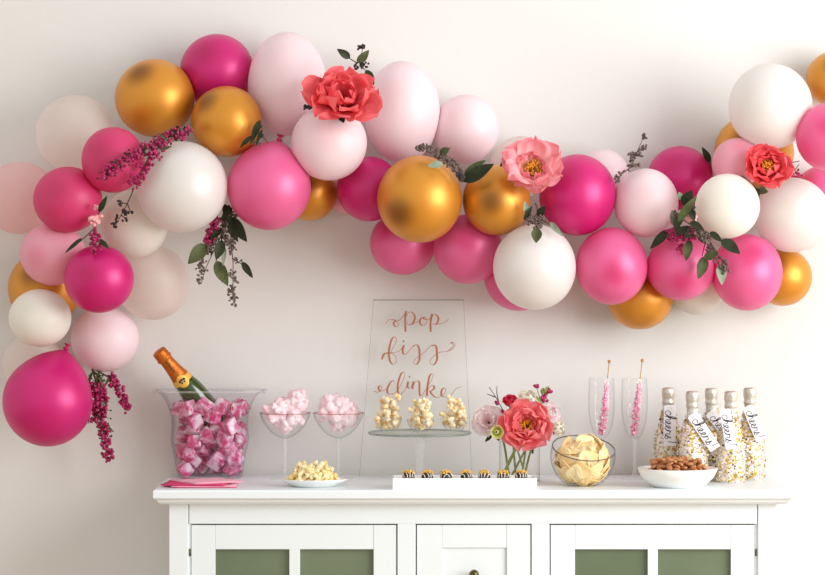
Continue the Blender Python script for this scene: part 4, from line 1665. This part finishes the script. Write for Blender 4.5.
def vase_stem(root, p0, p1, r=0.0024, mt='stemgreen', sub=True):
    """stem from under the flower down into the vase, in the flower's own frame"""
    inv = root.rotation_quaternion.to_matrix().inverted() if root.rotation_mode == 'QUATERNION' else Matrix.Identity(3)
    mid = V(p0).lerp(V(p1), 0.25)
    mid.z = T + vz + 0.001
    dm = V((mid.x - vc.x, mid.y - vc.y, 0))
    if dm.length > VR * 0.8:
        dm = dm.normalized() * VR * 0.8
    mid.x, mid.y = vc.x + dm.x, vc.y + dm.y
    pts = [inv @ (V(p) - root.location) for p in (p0, mid, p1)]
    m = MB()
    m.tube(spline(pts, 5), r, 7)
    m.build('stem', M[mt], root)


def bq(px, py, dY):
    return at(px, py, VY + dY)


def vpt(px, py, dY):
    p = at(px, py, VY + dY)
    p.z = max(p.z, T + 0.009)
    return p


f = flower('peony', 'big open salmon peony with orange heart, front of the vase bouquet', 'flower', bq(527, 429, -0.06), (-0.08, -0.92, 0.4), 28.5 * s, 'salmon', 'salmon', 'stamen',
           [(6, 1.05, 1.0, 58, 84, 0.24, 0.08), (7, 0.95, 0.8, 44, 66, 0.28, 0.1)], [(7, 0.85, 0.6, 36, 36, 0.3, 0.09), (5, 0.62, 0.5, 40, 30, 0.3, 0.09)], 80, 41, GBQ, 0.2, 0.3, 0.42)
vase_stem(f, bq(525, 434, -0.04), vpt(502, 482, -0.018), 0.0032)
f = flower('peony', 'full blush pink peony at the bouquet side facing the popcorn', 'flower', bq(489, 423, -0.02), (-0.2, -1, 0.35), 18.5 * s, 'blushpetal', 'blushpetal', 'stamen',
           [(6, 1.0, 0.95, 62, 92, 0.2, 0.06), (5, 0.95, 0.85, 48, 66, 0.22, 0.08)], [(5, 0.82, 0.6, 34, 38, 0.24, 0.1)], 0, 42, GBQ)
vase_stem(f, bq(495, 426, 0), vpt(509, 480, 0.0), 0.0024)
f = flower('ranunculus', 'crimson pink bloom at the top of the bouquet, behind the salmon peony', 'flower', bq(511, 405, -0.022), (-0.25, -0.6, 0.8), 10.5 * s, 'redpetal', 'redpetal', 'stamen',
           [(6, 1.0, 1.0, 45, 55, 0.32, 0.05)], [(6, 0.9, 0.8, 25, 20, 0.36, 0.05), (4, 0.7, 0.5, 8, 4, 0.4, 0.05)], 0, 43, GBQ)
vase_stem(f, bq(512, 408, -0.018), vpt(516, 480, 0.002), 0.0022)
f = flower('ranunculus', 'creamy white bloom at the top of the bouquet', 'flower', bq(527, 403, 0.014), (0.0, -0.6, 0.9), 12 * s, 'whitepetal', 'whitepetal', 'stamen',
           [(7, 1.0, 1.0, 52, 62, 0.32, 0.04)], [(7, 0.9, 0.8, 30, 24, 0.36, 0.04), (5, 0.7, 0.5, 10, 4, 0.4, 0.04)], 0, 44, GBQ)
vase_stem(f, bq(528, 408, 0.01), vpt(522, 480, 0.018), 0.0022)
f = flower('peony', 'pale blush bloom at the bouquet shoulder above the glass bowl', 'flower', bq(547, 415, 0.03), (0.55, -0.7, 0.45), 13.5 * s, 'blushpetal', 'blushpetal', 'stamen',
           [(7, 1.0, 0.95, 55, 76, 0.28, 0.06)], [(7, 0.9, 0.7, 32, 32, 0.34, 0.06), (5, 0.75, 0.5, 12, 8, 0.38, 0.06)], 0, 45, GBQ)
vase_stem(f, bq(543, 418, 0.034), vpt(512, 480, 0.029), 0.0022)
f = flower('ranunculus', 'creamy white rosebud low on the bouquet beside the glass bowl', 'flower', bq(555, 429, -0.03), (0.5, -0.8, 0.1), 11.5 * s, 'whitepetal', 'whitepetal', 'stamen',
           [(6, 1.0, 1.0, 46, 50, 0.34, 0.03)], [(6, 0.92, 0.8, 26, 16, 0.38, 0.03), (4, 0.75, 0.5, 8, 0, 0.4, 0.03)], 0, 46, GBQ)
vase_stem(f, bq(549, 430, -0.022), vpt(524, 480, -0.028), 0.0022)
f = flower('ranunculus', 'small yellow-green bud between blush and salmon peonies', 'flower', bq(497.5, 432, -0.09), (-0.2, -1, 0.1), 8.5 * s, 'limepetal', 'limepetal', 'stamen',
           [(6, 1.0, 0.95, 52, 62, 0.3, 0.02)], [(5, 0.7, 0.6, 24, 14, 0.36, 0.02)], 0, 47, GBQ)
m = MB()
m.ell((0, 0, 0.007), (0.0035, 0.0035, 0.003), None, 12, 8)
m.build('green_heart', M['leaf'], f)
vase_stem(f, bq(499, 436, -0.081), vpt(526, 479, -0.034), 0.002)
f = sprig('wax_flower_sprig', 'bare brown twig with magenta buds sticking up at the bouquet side', [[(514, 446), (511, 424), (503, 410), (495, 396), (489, 387)], [(499, 403), (497, 394), (497, 386)], [(495, 397), (487, 394)], [(506, 414), (497, 407)]],
          [(492, 434, 485, 442, 4, 'leafdark'), (497, 434, 499, 441, 5, 'leafdark'), (530, 446, 533, 454, 5, 'leafdark')],
          [([(497, 412), (499, 413)], 5, 2.5, 2.2, 'flower_buds', 'bud'), ([(503, 411), (506, 416)], 7, 3, 2.2, 'flower_buds', 'bud'), ([(497, 403)], 3, 1.5, 1.8, 'flower_buds', 'bud')],
          Y=VY + 0.014, seed=51, group=GBQ, stem_m='stem')
f = sprig('wax_flower_sprig', 'small sprig of magenta blossoms at the bouquet top toward the glass bowl', [[(533, 446), (536, 425), (540, 405), (545, 394), (549, 386)], [(541, 402), (538, 392), (537, 386)], [(544, 396), (549, 393)], [(540, 405), (547, 399)]],
          [(541, 402, 536, 396, 3, 'stemgreen'), (545, 393, 547, 386, 3, 'stemgreen')],
          [([(537, 387)], 6, 2.2, 2.0, 'flower_buds', 'bud'), ([(543, 396), (546, 399)], 12, 3.5, 2.0, 'flower_buds', 'bud'), ([(549, 391)], 8, 2.4, 1.9, 'flower_buds', 'bud'), ([(541, 393), (544, 391)], 10, 3, 1.4, 'small_leaves', 'stemgreen')],
          Y=VY + 0.01, seed=52, group=GBQ, stem_m='stemgreen')

# --- glass bowl of chips
CYb = 0.105
s = sc(CYb)
RB = 32.6 * s
zc = at(0, 456, CYb).z - T
bwl = thing('glass_bowl', 'round clear glass bowl with slanted dark rim, full of yellow crisps', 'bowl', (at(582.8, 0, CYb).x, CYb, T))
nrm = V((0.085, -0.33, 0.94)).normalized()
qb = nrm.to_track_quat('Z', 'Y')
h0 = 0.0175
m = MB()
vs, fs = [], []
n, rings = 64, 26
t0 = math.acos(h0 / RB)
for i in range(rings + 1):
    t = t0 + (PI - 0.02 - t0) * i / rings
    for k in range(n):
        a = 2 * PI * k / n
        p = qb @ V((RB * math.sin(t) * math.cos(a), RB * math.sin(t) * math.sin(a), RB * math.cos(t))) + V((0, 0, zc))
        p.z = max(p.z, 0.0006)
        vs.append(p)
for i in range(rings):
    for k in range(n):
        k2 = (k + 1) % n
        fs.append((i * n + k, i * n + k2, (i + 1) * n + k2, (i + 1) * n + k))
fs.append([rings * n + k for k in range(n)])
m.add(vs, fs)
m.build('bowl_wall', M['glass'], bwl)
m = MB()
m.ring(nrm * h0 + V((0, 0, zc)), RB * math.sin(t0), 0.00125, 72, 8, qb.to_matrix())
m.build('rim', M['rim'], bwl)
M['chip'] = mat('pale_crisp', (252, 198, 112), 0.55, sss=0.1, col2=(255, 230, 176), scale=30, lo=0.3, hi=0.8, obj_random=0.4, bump=0.3, bscale=200)
chips = []
for k in range(4):
    rr = random.Random(90 + k)
    m = MB()
    a_, b_ = rr.uniform(0.020, 0.025), rr.uniform(0.016, 0.019)
    n, rg = 20, 5
    vs, fs = [V((0, 0, 0))], []
    for i in range(1, rg + 1):
        for j in range(n):
            t = 2 * PI * j / n
            tri = 1 + 0.13 * math.cos(3 * t + k)
            x, y = a_ * i / rg * math.cos(t) * tri, b_ * i / rg * math.sin(t) * tri
            vs.append(V((x, y, 9 * x * x - 5 * y * y + 0.0006 * math.sin(x * 400) * math.cos(y * 300))))
    for j in range(n):
        fs.append((0, 1 + j, 1 + (j + 1) % n))
    for i in range(rg - 1):
        for j in range(n):
            j2 = (j + 1) % n
            fs.append((1 + i * n + j, 1 + (i + 1) * n + j, 1 + (i + 1) * n + j2, 1 + i * n + j2))
    m.add(vs, fs)
    o = m.build('crisp', M['chip'], None, solid=0.0016)
    tag(o, 'pale yellow crisp heaped in the round glass bowl', 'crisp', 'crisps in the glass bowl')
    chips.append(o)
rr = random.Random(17)
cnt = 0


def bowl_floor(x, y):
    return zc - math.sqrt(max(0.0001, (RB - 0.008) ** 2 - x * x - y * y)) + 0.001


def chip_ok(x, y, z):
    p = V((x, y, z - zc))
    return p.length < RB - 0.015 and True


pos = deposit(120, RB - 0.010, 0.0080, bowl_floor, rr, 0.2, 8, None, 1, 1)
for p_ in pos:
    d = V((p_.x, p_.y, p_.z - zc))
    if d.dot(nrm) > h0 + 0.010 - 0.2 * math.hypot(p_.x, p_.y):
        continue
    if d.length > RB - 0.007:
        p_ = V((0, 0, zc)) + d.normalized() * (RB - 0.007)
    o = chips[cnt] if cnt < 4 else dup(chips[cnt % 4], (0, 0, 0))
    cnt += 1
    o.location = bwl.location + p_
    tilt = V((0, 0, zc)) - p_
    # chips lean against the wall and fan out towards the room
    dirn = (V((p_.x * 6 + rr.uniform(-0.5, 0.5), -0.55 + rr.uniform(-0.5, 0.5), 0.55 + rr.uniform(-0.3, 0.4))) if d.length < RB - 0.027 else (-d.normalized() + V((rr.uniform(-0.12, 0.12), rr.uniform(-0.12, 0.12), rr.uniform(-0.12, 0.12)))))
    q = dirn.to_track_quat('Z', 'Y')
    q = q @ Quaternion((0, 0, 1), rr.uniform(0, 6))
    o.rotation_euler = q.to_euler()

# --- champagne flutes with rock candy
FYc = 0.285
s = sc(FYc)
M['rock'] = mat('pink_rock_candy', (250, 150, 188), 0.12, spec=0.6, coat=0.4, col2=(252, 186, 208), scale=120)
see_through(M['rock'], 0.12)
M['stick'] = mat('bamboo_stick', (206, 160, 96), 0.5)
M['ball'] = mat('golden_bead', (204, 150, 70), 0.35, metal=0.3)


def flute(px, label):
    root = thing('champagne_flute', label, 'glass', (at(px, 0, FYc).x, FYc, T), 0, 'flutes with rock candy')
    zt_, zb_ = at(0, 378.5, FYc).z - T, at(0, 439, FYc).z - T
    m = MB()
    pr = []
    for q_ in spline([V((2, 0, 0)), V((6.4, 0.06, 0)), V((10.0, 0.19, 0)), V((12.3, 0.36, 0)), V((13.1, 0.55, 0)), V((12.9, 0.78, 0)), V((12.4, 1, 0))], 4):
        pr.append((s * q_.x, zb_ + (zt_ - zb_) * q_.y))
    m.lathe(pr, 48)
    m.build('bowl', M['glass'], root)
    m = MB()
    m.ring((0, 0, zt_), pr[-1][0], 0.0006, 48, 6)
    m.build('rim', M['glass_solid'], root)
    m = MB()
    m.lathe([(0.0046, zb_ + 0.001), (0.0046, zb_ - 0.004), (0.0042, zb_ - 0.02), (0.004, 0.025), (0.005, 0.012), (0.010, 0.007), (0.026, 0.0025), (0.034, 0.0014), (0.0345, 0.0008), (0.034, 0.0)], 40)
    m.build('stem', M['glass_solid'], root)
    return root


def rockcandy(p0, p1, label, seed):
    """p0 top, p1 bottom of the stick in px"""
    rr = random.Random(seed)
    a, b = at(*p0, FYc), at(*p1, FYc)
    root = thing('rock_candy_stick', label, 'candy', b, 0, 'pink rock candy sticks')
    A = a - b
    m = MB()
    m.tube([V((0, 0, 0)), A], 0.0011, 8)
    m.build('stick', M['stick'], root)
    m = MB()
    m.ell(A, (0.0037, 0.0037, 0.0035), None, 14, 10)
    m.build('bead', M['ball'], root)
    m = MB()
    L = A.length
    d = A.normalized()
    n1 = d.orthogonal().normalized()
    for i in range(230):
        t = rr.uniform(0.01, 0.70)
        wd = 0.0078 * (1 - 0.62 * max(0, (t - 0.3) / 0.4) ** 1.2) * min(1, 0.55 + t * 5)
        q = Quaternion(d, rr.uniform(0, 2 * PI))
        c = d * (t * L) + (q @ n1) * wd * rr.uniform(0.3, 1.0)
        z_ = rr.uniform(0.0011, 0.0021)
        m.box((-z_, -z_, -z_), (z_, z_, z_), Matrix.Translation(c) @ rq().to_matrix().to_4x4())
    m.build('sugar_crystals', M['rock'], root)


flute(601.5, 'champagne flute holding pink rock candy, behind the glass bowl')
flute(634.5, 'champagne flute holding pink rock candy, standing free beside the nut bowl')
rockcandy((609.3, 361.5), (601.5, 435.5), 'pink rock candy stick in the flute behind the glass bowl', 1)
rockcandy((642.3, 360.5), (633.5, 436), 'pink rock candy stick in the flute beside the nut bowl', 2)

# --- bowl of nuts
NY = 0.078
s = sc(NY)
NR = 40.3 * s
nz_ = at(0, 468, NY).z - T
nb = thing('nut_bowl', 'shallow white bowl heaped with brown nuts in front of small bottles', 'bowl', (at(677.5, 0, NY).x, NY, T))
m = MB()
m.lathe([(0.001, 0.017), (0.5 * NR, 0.018), (0.78 * NR, 0.024), (0.955 * NR, nz_ - 0.0005), (0.978 * NR, nz_ + 0.0008), (NR, nz_ - 0.0005), (0.9 * NR, 0.020), (0.72 * NR, 0.0065), (0.6 * NR, 0.0015), (0.585 * NR, 0), (0.001, 0.0002)], 72)
m.build('bowl_body', M['porcelain'], nb)
M['nut'] = mat('roasted_nut', (216, 158, 104), 0.42, coat=0.2, col2=(176, 112, 64), scale=90, lo=0.35, hi=0.8, obj_random=0.5)
nuts = [nugget('nut', 0.0062, M['nut'], 'brown roasted nut heaped in the shallow white bowl', 'nut', 'nuts in the white bowl', 110 + k, 0.62, 1.45, False) for k in range(3)]
rr = random.Random(12)
pos = deposit(215, 0.9 * NR, 0.0054, lambda x, y: 0.022 + max(0, math.hypot(x, y) - 0.5 * NR) * 0.4, rr, 0.36, 7)
for i, p_ in enumerate(pos):
    o = nuts[i] if i < 3 else dup(nuts[i % 3], (0, 0, 0))
    o.location = nb.location + p_
    o.rotation_euler = (rr.uniform(-0.7, 0.7), rr.uniform(-0.7, 0.7), rr.uniform(0, 6))

# --- mini bottles with confetti and tags
bt, nt, p = base_mat('glitter_coat')
tc = nt.nodes.new('ShaderNodeTexCoord')
vo = nt.nodes.new('ShaderNodeTexVoronoi')
vo.inputs['Scale'].default_value = 260
nt.links.new(tc.outputs['Object'], vo.inputs['Vector'])
sp = nt.nodes.new('ShaderNodeSeparateColor')
nt.links.new(vo.outputs['Color'], sp.inputs[0])
cr = nt.nodes.new('ShaderNodeValToRGB')
cr.color_ramp.interpolation = 'CONSTANT'
els = [(0, (250, 246, 240)), (0.36, (226, 206, 208)), (0.5, (246, 240, 236)), (0.6, (214, 176, 84)), (0.82, (240, 214, 130)), (0.9, (186, 140, 60)), (0.96, (60, 54, 44))]
cr.color_ramp.elements[0].color = rgba(els[0][1])
cr.color_ramp.elements[1].position = els[1][0]
cr.color_ramp.elements[1].color = rgba(els[1][1])
for ps, c in els[2:]:
    cr.color_ramp.elements.new(ps).color = rgba(c)
nt.links.new(sp.outputs[0], cr.inputs[0])
nt.links.new(cr.outputs[0], p.inputs['Base Color'])
p.inputs['Roughness'].default_value = 0.35
p.inputs['Metallic'].default_value = 0.1
M['glitter'] = bt
FL = [mat('white_flake', (250, 246, 244), 0.4), mat('gold_flake', (222, 178, 70), 0.3, metal=0.5), mat('pale_gold_flake', (238, 216, 130), 0.4, metal=0.2), mat('silver_pink_flake', (222, 200, 204), 0.3, metal=0.3), mat('dark_flake', (58, 50, 40), 0.4), mat('olive_flake', (150, 140, 60), 0.4)]
M['miniglass'] = mat('frosty_clear_bottle', (226, 226, 216), 0.12, spec=0.6)
see_through(M['miniglass'], 0.35)
CHEERS = [
    [(.78, .82), (.45, 1.02), (.1, .6), (.25, .08), (.6, .1), (.95, .5), (1.32, 1.5), (1.24, 1.95), (1.06, 1.5), (1.02, .7), (1.02, 0)],
    [(1.03, .45), (1.32, .95), (1.56, .8), (1.58, .2), (1.78, .08), (2.15, .55), (2.14, .95), (1.9, .82), (1.88, .3), (2.12, .02), (2.5, .25), (2.85, .6), (2.83, .96), (2.6, .82), (2.58, .3), (2.82, .02), (3.2, .3), (3.42, 1.05)],
    [(3.42, 1.02), (3.6, .86), (3.86, .86), (3.82, .25), (4.0, .08), (4.3, .6), (4.42, 1.08)],
    [(4.42, 1.05), (4.36, .72), (4.6, .36), (4.44, 0), (4.15, .12)],
    [(5.2, 1.9), (5.08, .6)]]


def mini(px, Yc, cap_py, label, t0, t1, tw, seed):
    """t0,t1: px of the tag's upper and lower end, tw its width"""
    rr = random.Random(seed)
    c = V((at(px, 0, Yc).x, Yc, T))
    s = sc(Yc)
    root = thing('mini_bottle', label, 'bottle', c, 0, 'confetti coated mini bottles')
    Ht = at(0, cap_py, Yc).z - T
    k = Ht / 0.195
    rb = 0.0295
    prof = [(0.001, 0.001), (rb - 0.003, 0.0), (rb, 0.003), (rb, 0.062 * k), (rb * 0.97, 0.078 * k), (rb * 0.84, 0.096 * k), (rb * 0.64, 0.115 * k), (rb * 0.48, 0.132 * k), (0.0122, 0.146 * k), (0.0115, 0.16 * k)]

    def rad(z):
        for (r0, z0), (r1, z1) in zip(prof[1:], prof[2:]):
            if z0 <= z <= z1:
                return r0 + (r1 - r0) * (z - z0) / max(1e-6, z1 - z0)
        return 0.0115
    m = MB()
    m.lathe(prof, 36)
    m.build('glass_body', M['glitter'], root)
    m = MB()
    m.lathe([(0.0125, 0.143 * k), (0.012, 0.152 * k), (0.0117, 0.159 * k), (0.0117, Ht - 0.030)], 32)
    m.build('neck', M['miniglass'], root)
    m = MB()
    m.lathe([(0.0118, Ht - 0.036), (0.0134, Ht - 0.034), (0.0137, Ht - 0.029), (0.0128, Ht - 0.027), (0.0128, Ht - 0.022), (0.0140, Ht - 0.019), (0.0142, Ht - 0.006), (0.0134, Ht - 0.002), (0.0105, Ht), (0.0, Ht + 0.0003)], 36)
    m.build('foil_cap', M['silver'], root)
    m = MB()
    for i in range(760):
        z = rr.uniform(0.003, 0.142 * k) if rr.random() < 0.9 else rr.uniform(0.12 * k, 0.15 * k)
        a = rr.uniform(0, 2 * PI)
        r = rad(z) + rr.uniform(0.0003, 0.0038)
        p_ = V((r * math.cos(a), r * math.sin(a), z))
        z_ = rr.uniform(0.0009, 0.0024)
        mi = rr.choices(range(6), (30, 22, 16, 10, 11, 11))[0]
        m.box((-z_, -z_ * 0.7, -0.0002), (z_, z_ * 0.7, 0.0002), Matrix.Translation(p_) @ rq().to_matrix().to_4x4(), mi)
    o = m.build('confetti_coat', FL, root)
    o['kind'] = 'stuff'
    # paper tag on a string
    Yt = Yc - rb - 0.006
    A, Bq = at(*t0, Yc - 0.017), at(*t1, Yt)
    ax = (Bq - A)
    L = ax.length
    ax.normalize()
    nz__ = V((0, -1, 0)) - ax * V((0, -1, 0)).dot(ax)
    nz__.normalize()
    up = nz__.cross(ax)
    if up.x < 0:
        up = -up
    hw = tw * 0.5 * s
    m = MB()
    O = A - c
    cnr = 0.0035
    base = [(0, -hw + cnr), (cnr, -hw), (L, -hw), (L, hw), (cnr, hw), (0, hw - cnr)]
    vs = [O + ax * u + up * v for u, v in base] + [O + ax * u + up * v + nz__ * 0.0006 for u, v in base]
    m.add(vs, [(5, 4, 3, 2, 1, 0), (6, 7, 8, 9, 10, 11)] + [(i, (i + 1) % 6, 6 + (i + 1) % 6, 6 + i) for i in range(6)], False)
    tg = m.build('paper_tag', M['paper'], root)
    m = MB()
    u = L * 0.80 / 5.3
    hgt_ = min(hw * 0.95, u * 1.2)

    def t3(x, y, d):
        # the word runs along the tag, letter tops towards its upper right side
        return O + ax * (L * 0.13 + x * u) + up * ((y - 0.85) * hgt_) + nz__ * (0.0007 - d - 0.002)
    for st in CHEERS:
        ribbon(m, st, 0.10, 0.2, lambda x, y, d: t3(x, y, d), 0.0003, 5)
    e0 = t3(5.02, 0.08, -0.002)
    m.ell(e0, (0.0007, 0.0004, 0.0007), None, 8, 5)
    m.ell(t3(-0.35, 1.1, -0.002), (0.0008, 0.0004, 0.0008), None, 8, 5)
    m.build('lettering', M['ink'], tg)
    m = MB()
    zs = 0.157 * k
    loop = [V((0.0122 * math.cos(a), 0.0122 * math.sin(a), zs)) for a in [2 * PI * i / 24 for i in range(24)]]
    m.tube(loop, 0.0004, 5, True)
    m.tube([V((0, -0.0122, zs)), O + ax * 0.004 + nz__ * 0.0008], 0.0004, 5)
    m.build('string', M['paper'], root)
    return root


mini(668.5, 0.285, 387.5, 'confetti mini bottle nearest the flutes, its tag hanging straight down', (670, 405), (669.5, 446), 12, 1)
mini(711.5, 0.288, 388, 'confetti mini bottle at the back with its tag tucked behind another', (709.5, 412), (733, 440), 11, 3)
mini(750, 0.275, 387.5, 'confetti mini bottle farthest from the nut bowl, tag slanting outward', (747.5, 406), (761.5, 440), 11, 5)
mini(692.5, 0.205, 391, 'confetti mini bottle rising behind the nuts with a strongly slanted tag', (692, 414), (715.5, 449), 11.5, 2)
mini(731, 0.2, 391, 'confetti mini bottle standing in front of the others, clear of the nuts', (725, 409), (731.5, 449), 11, 4)
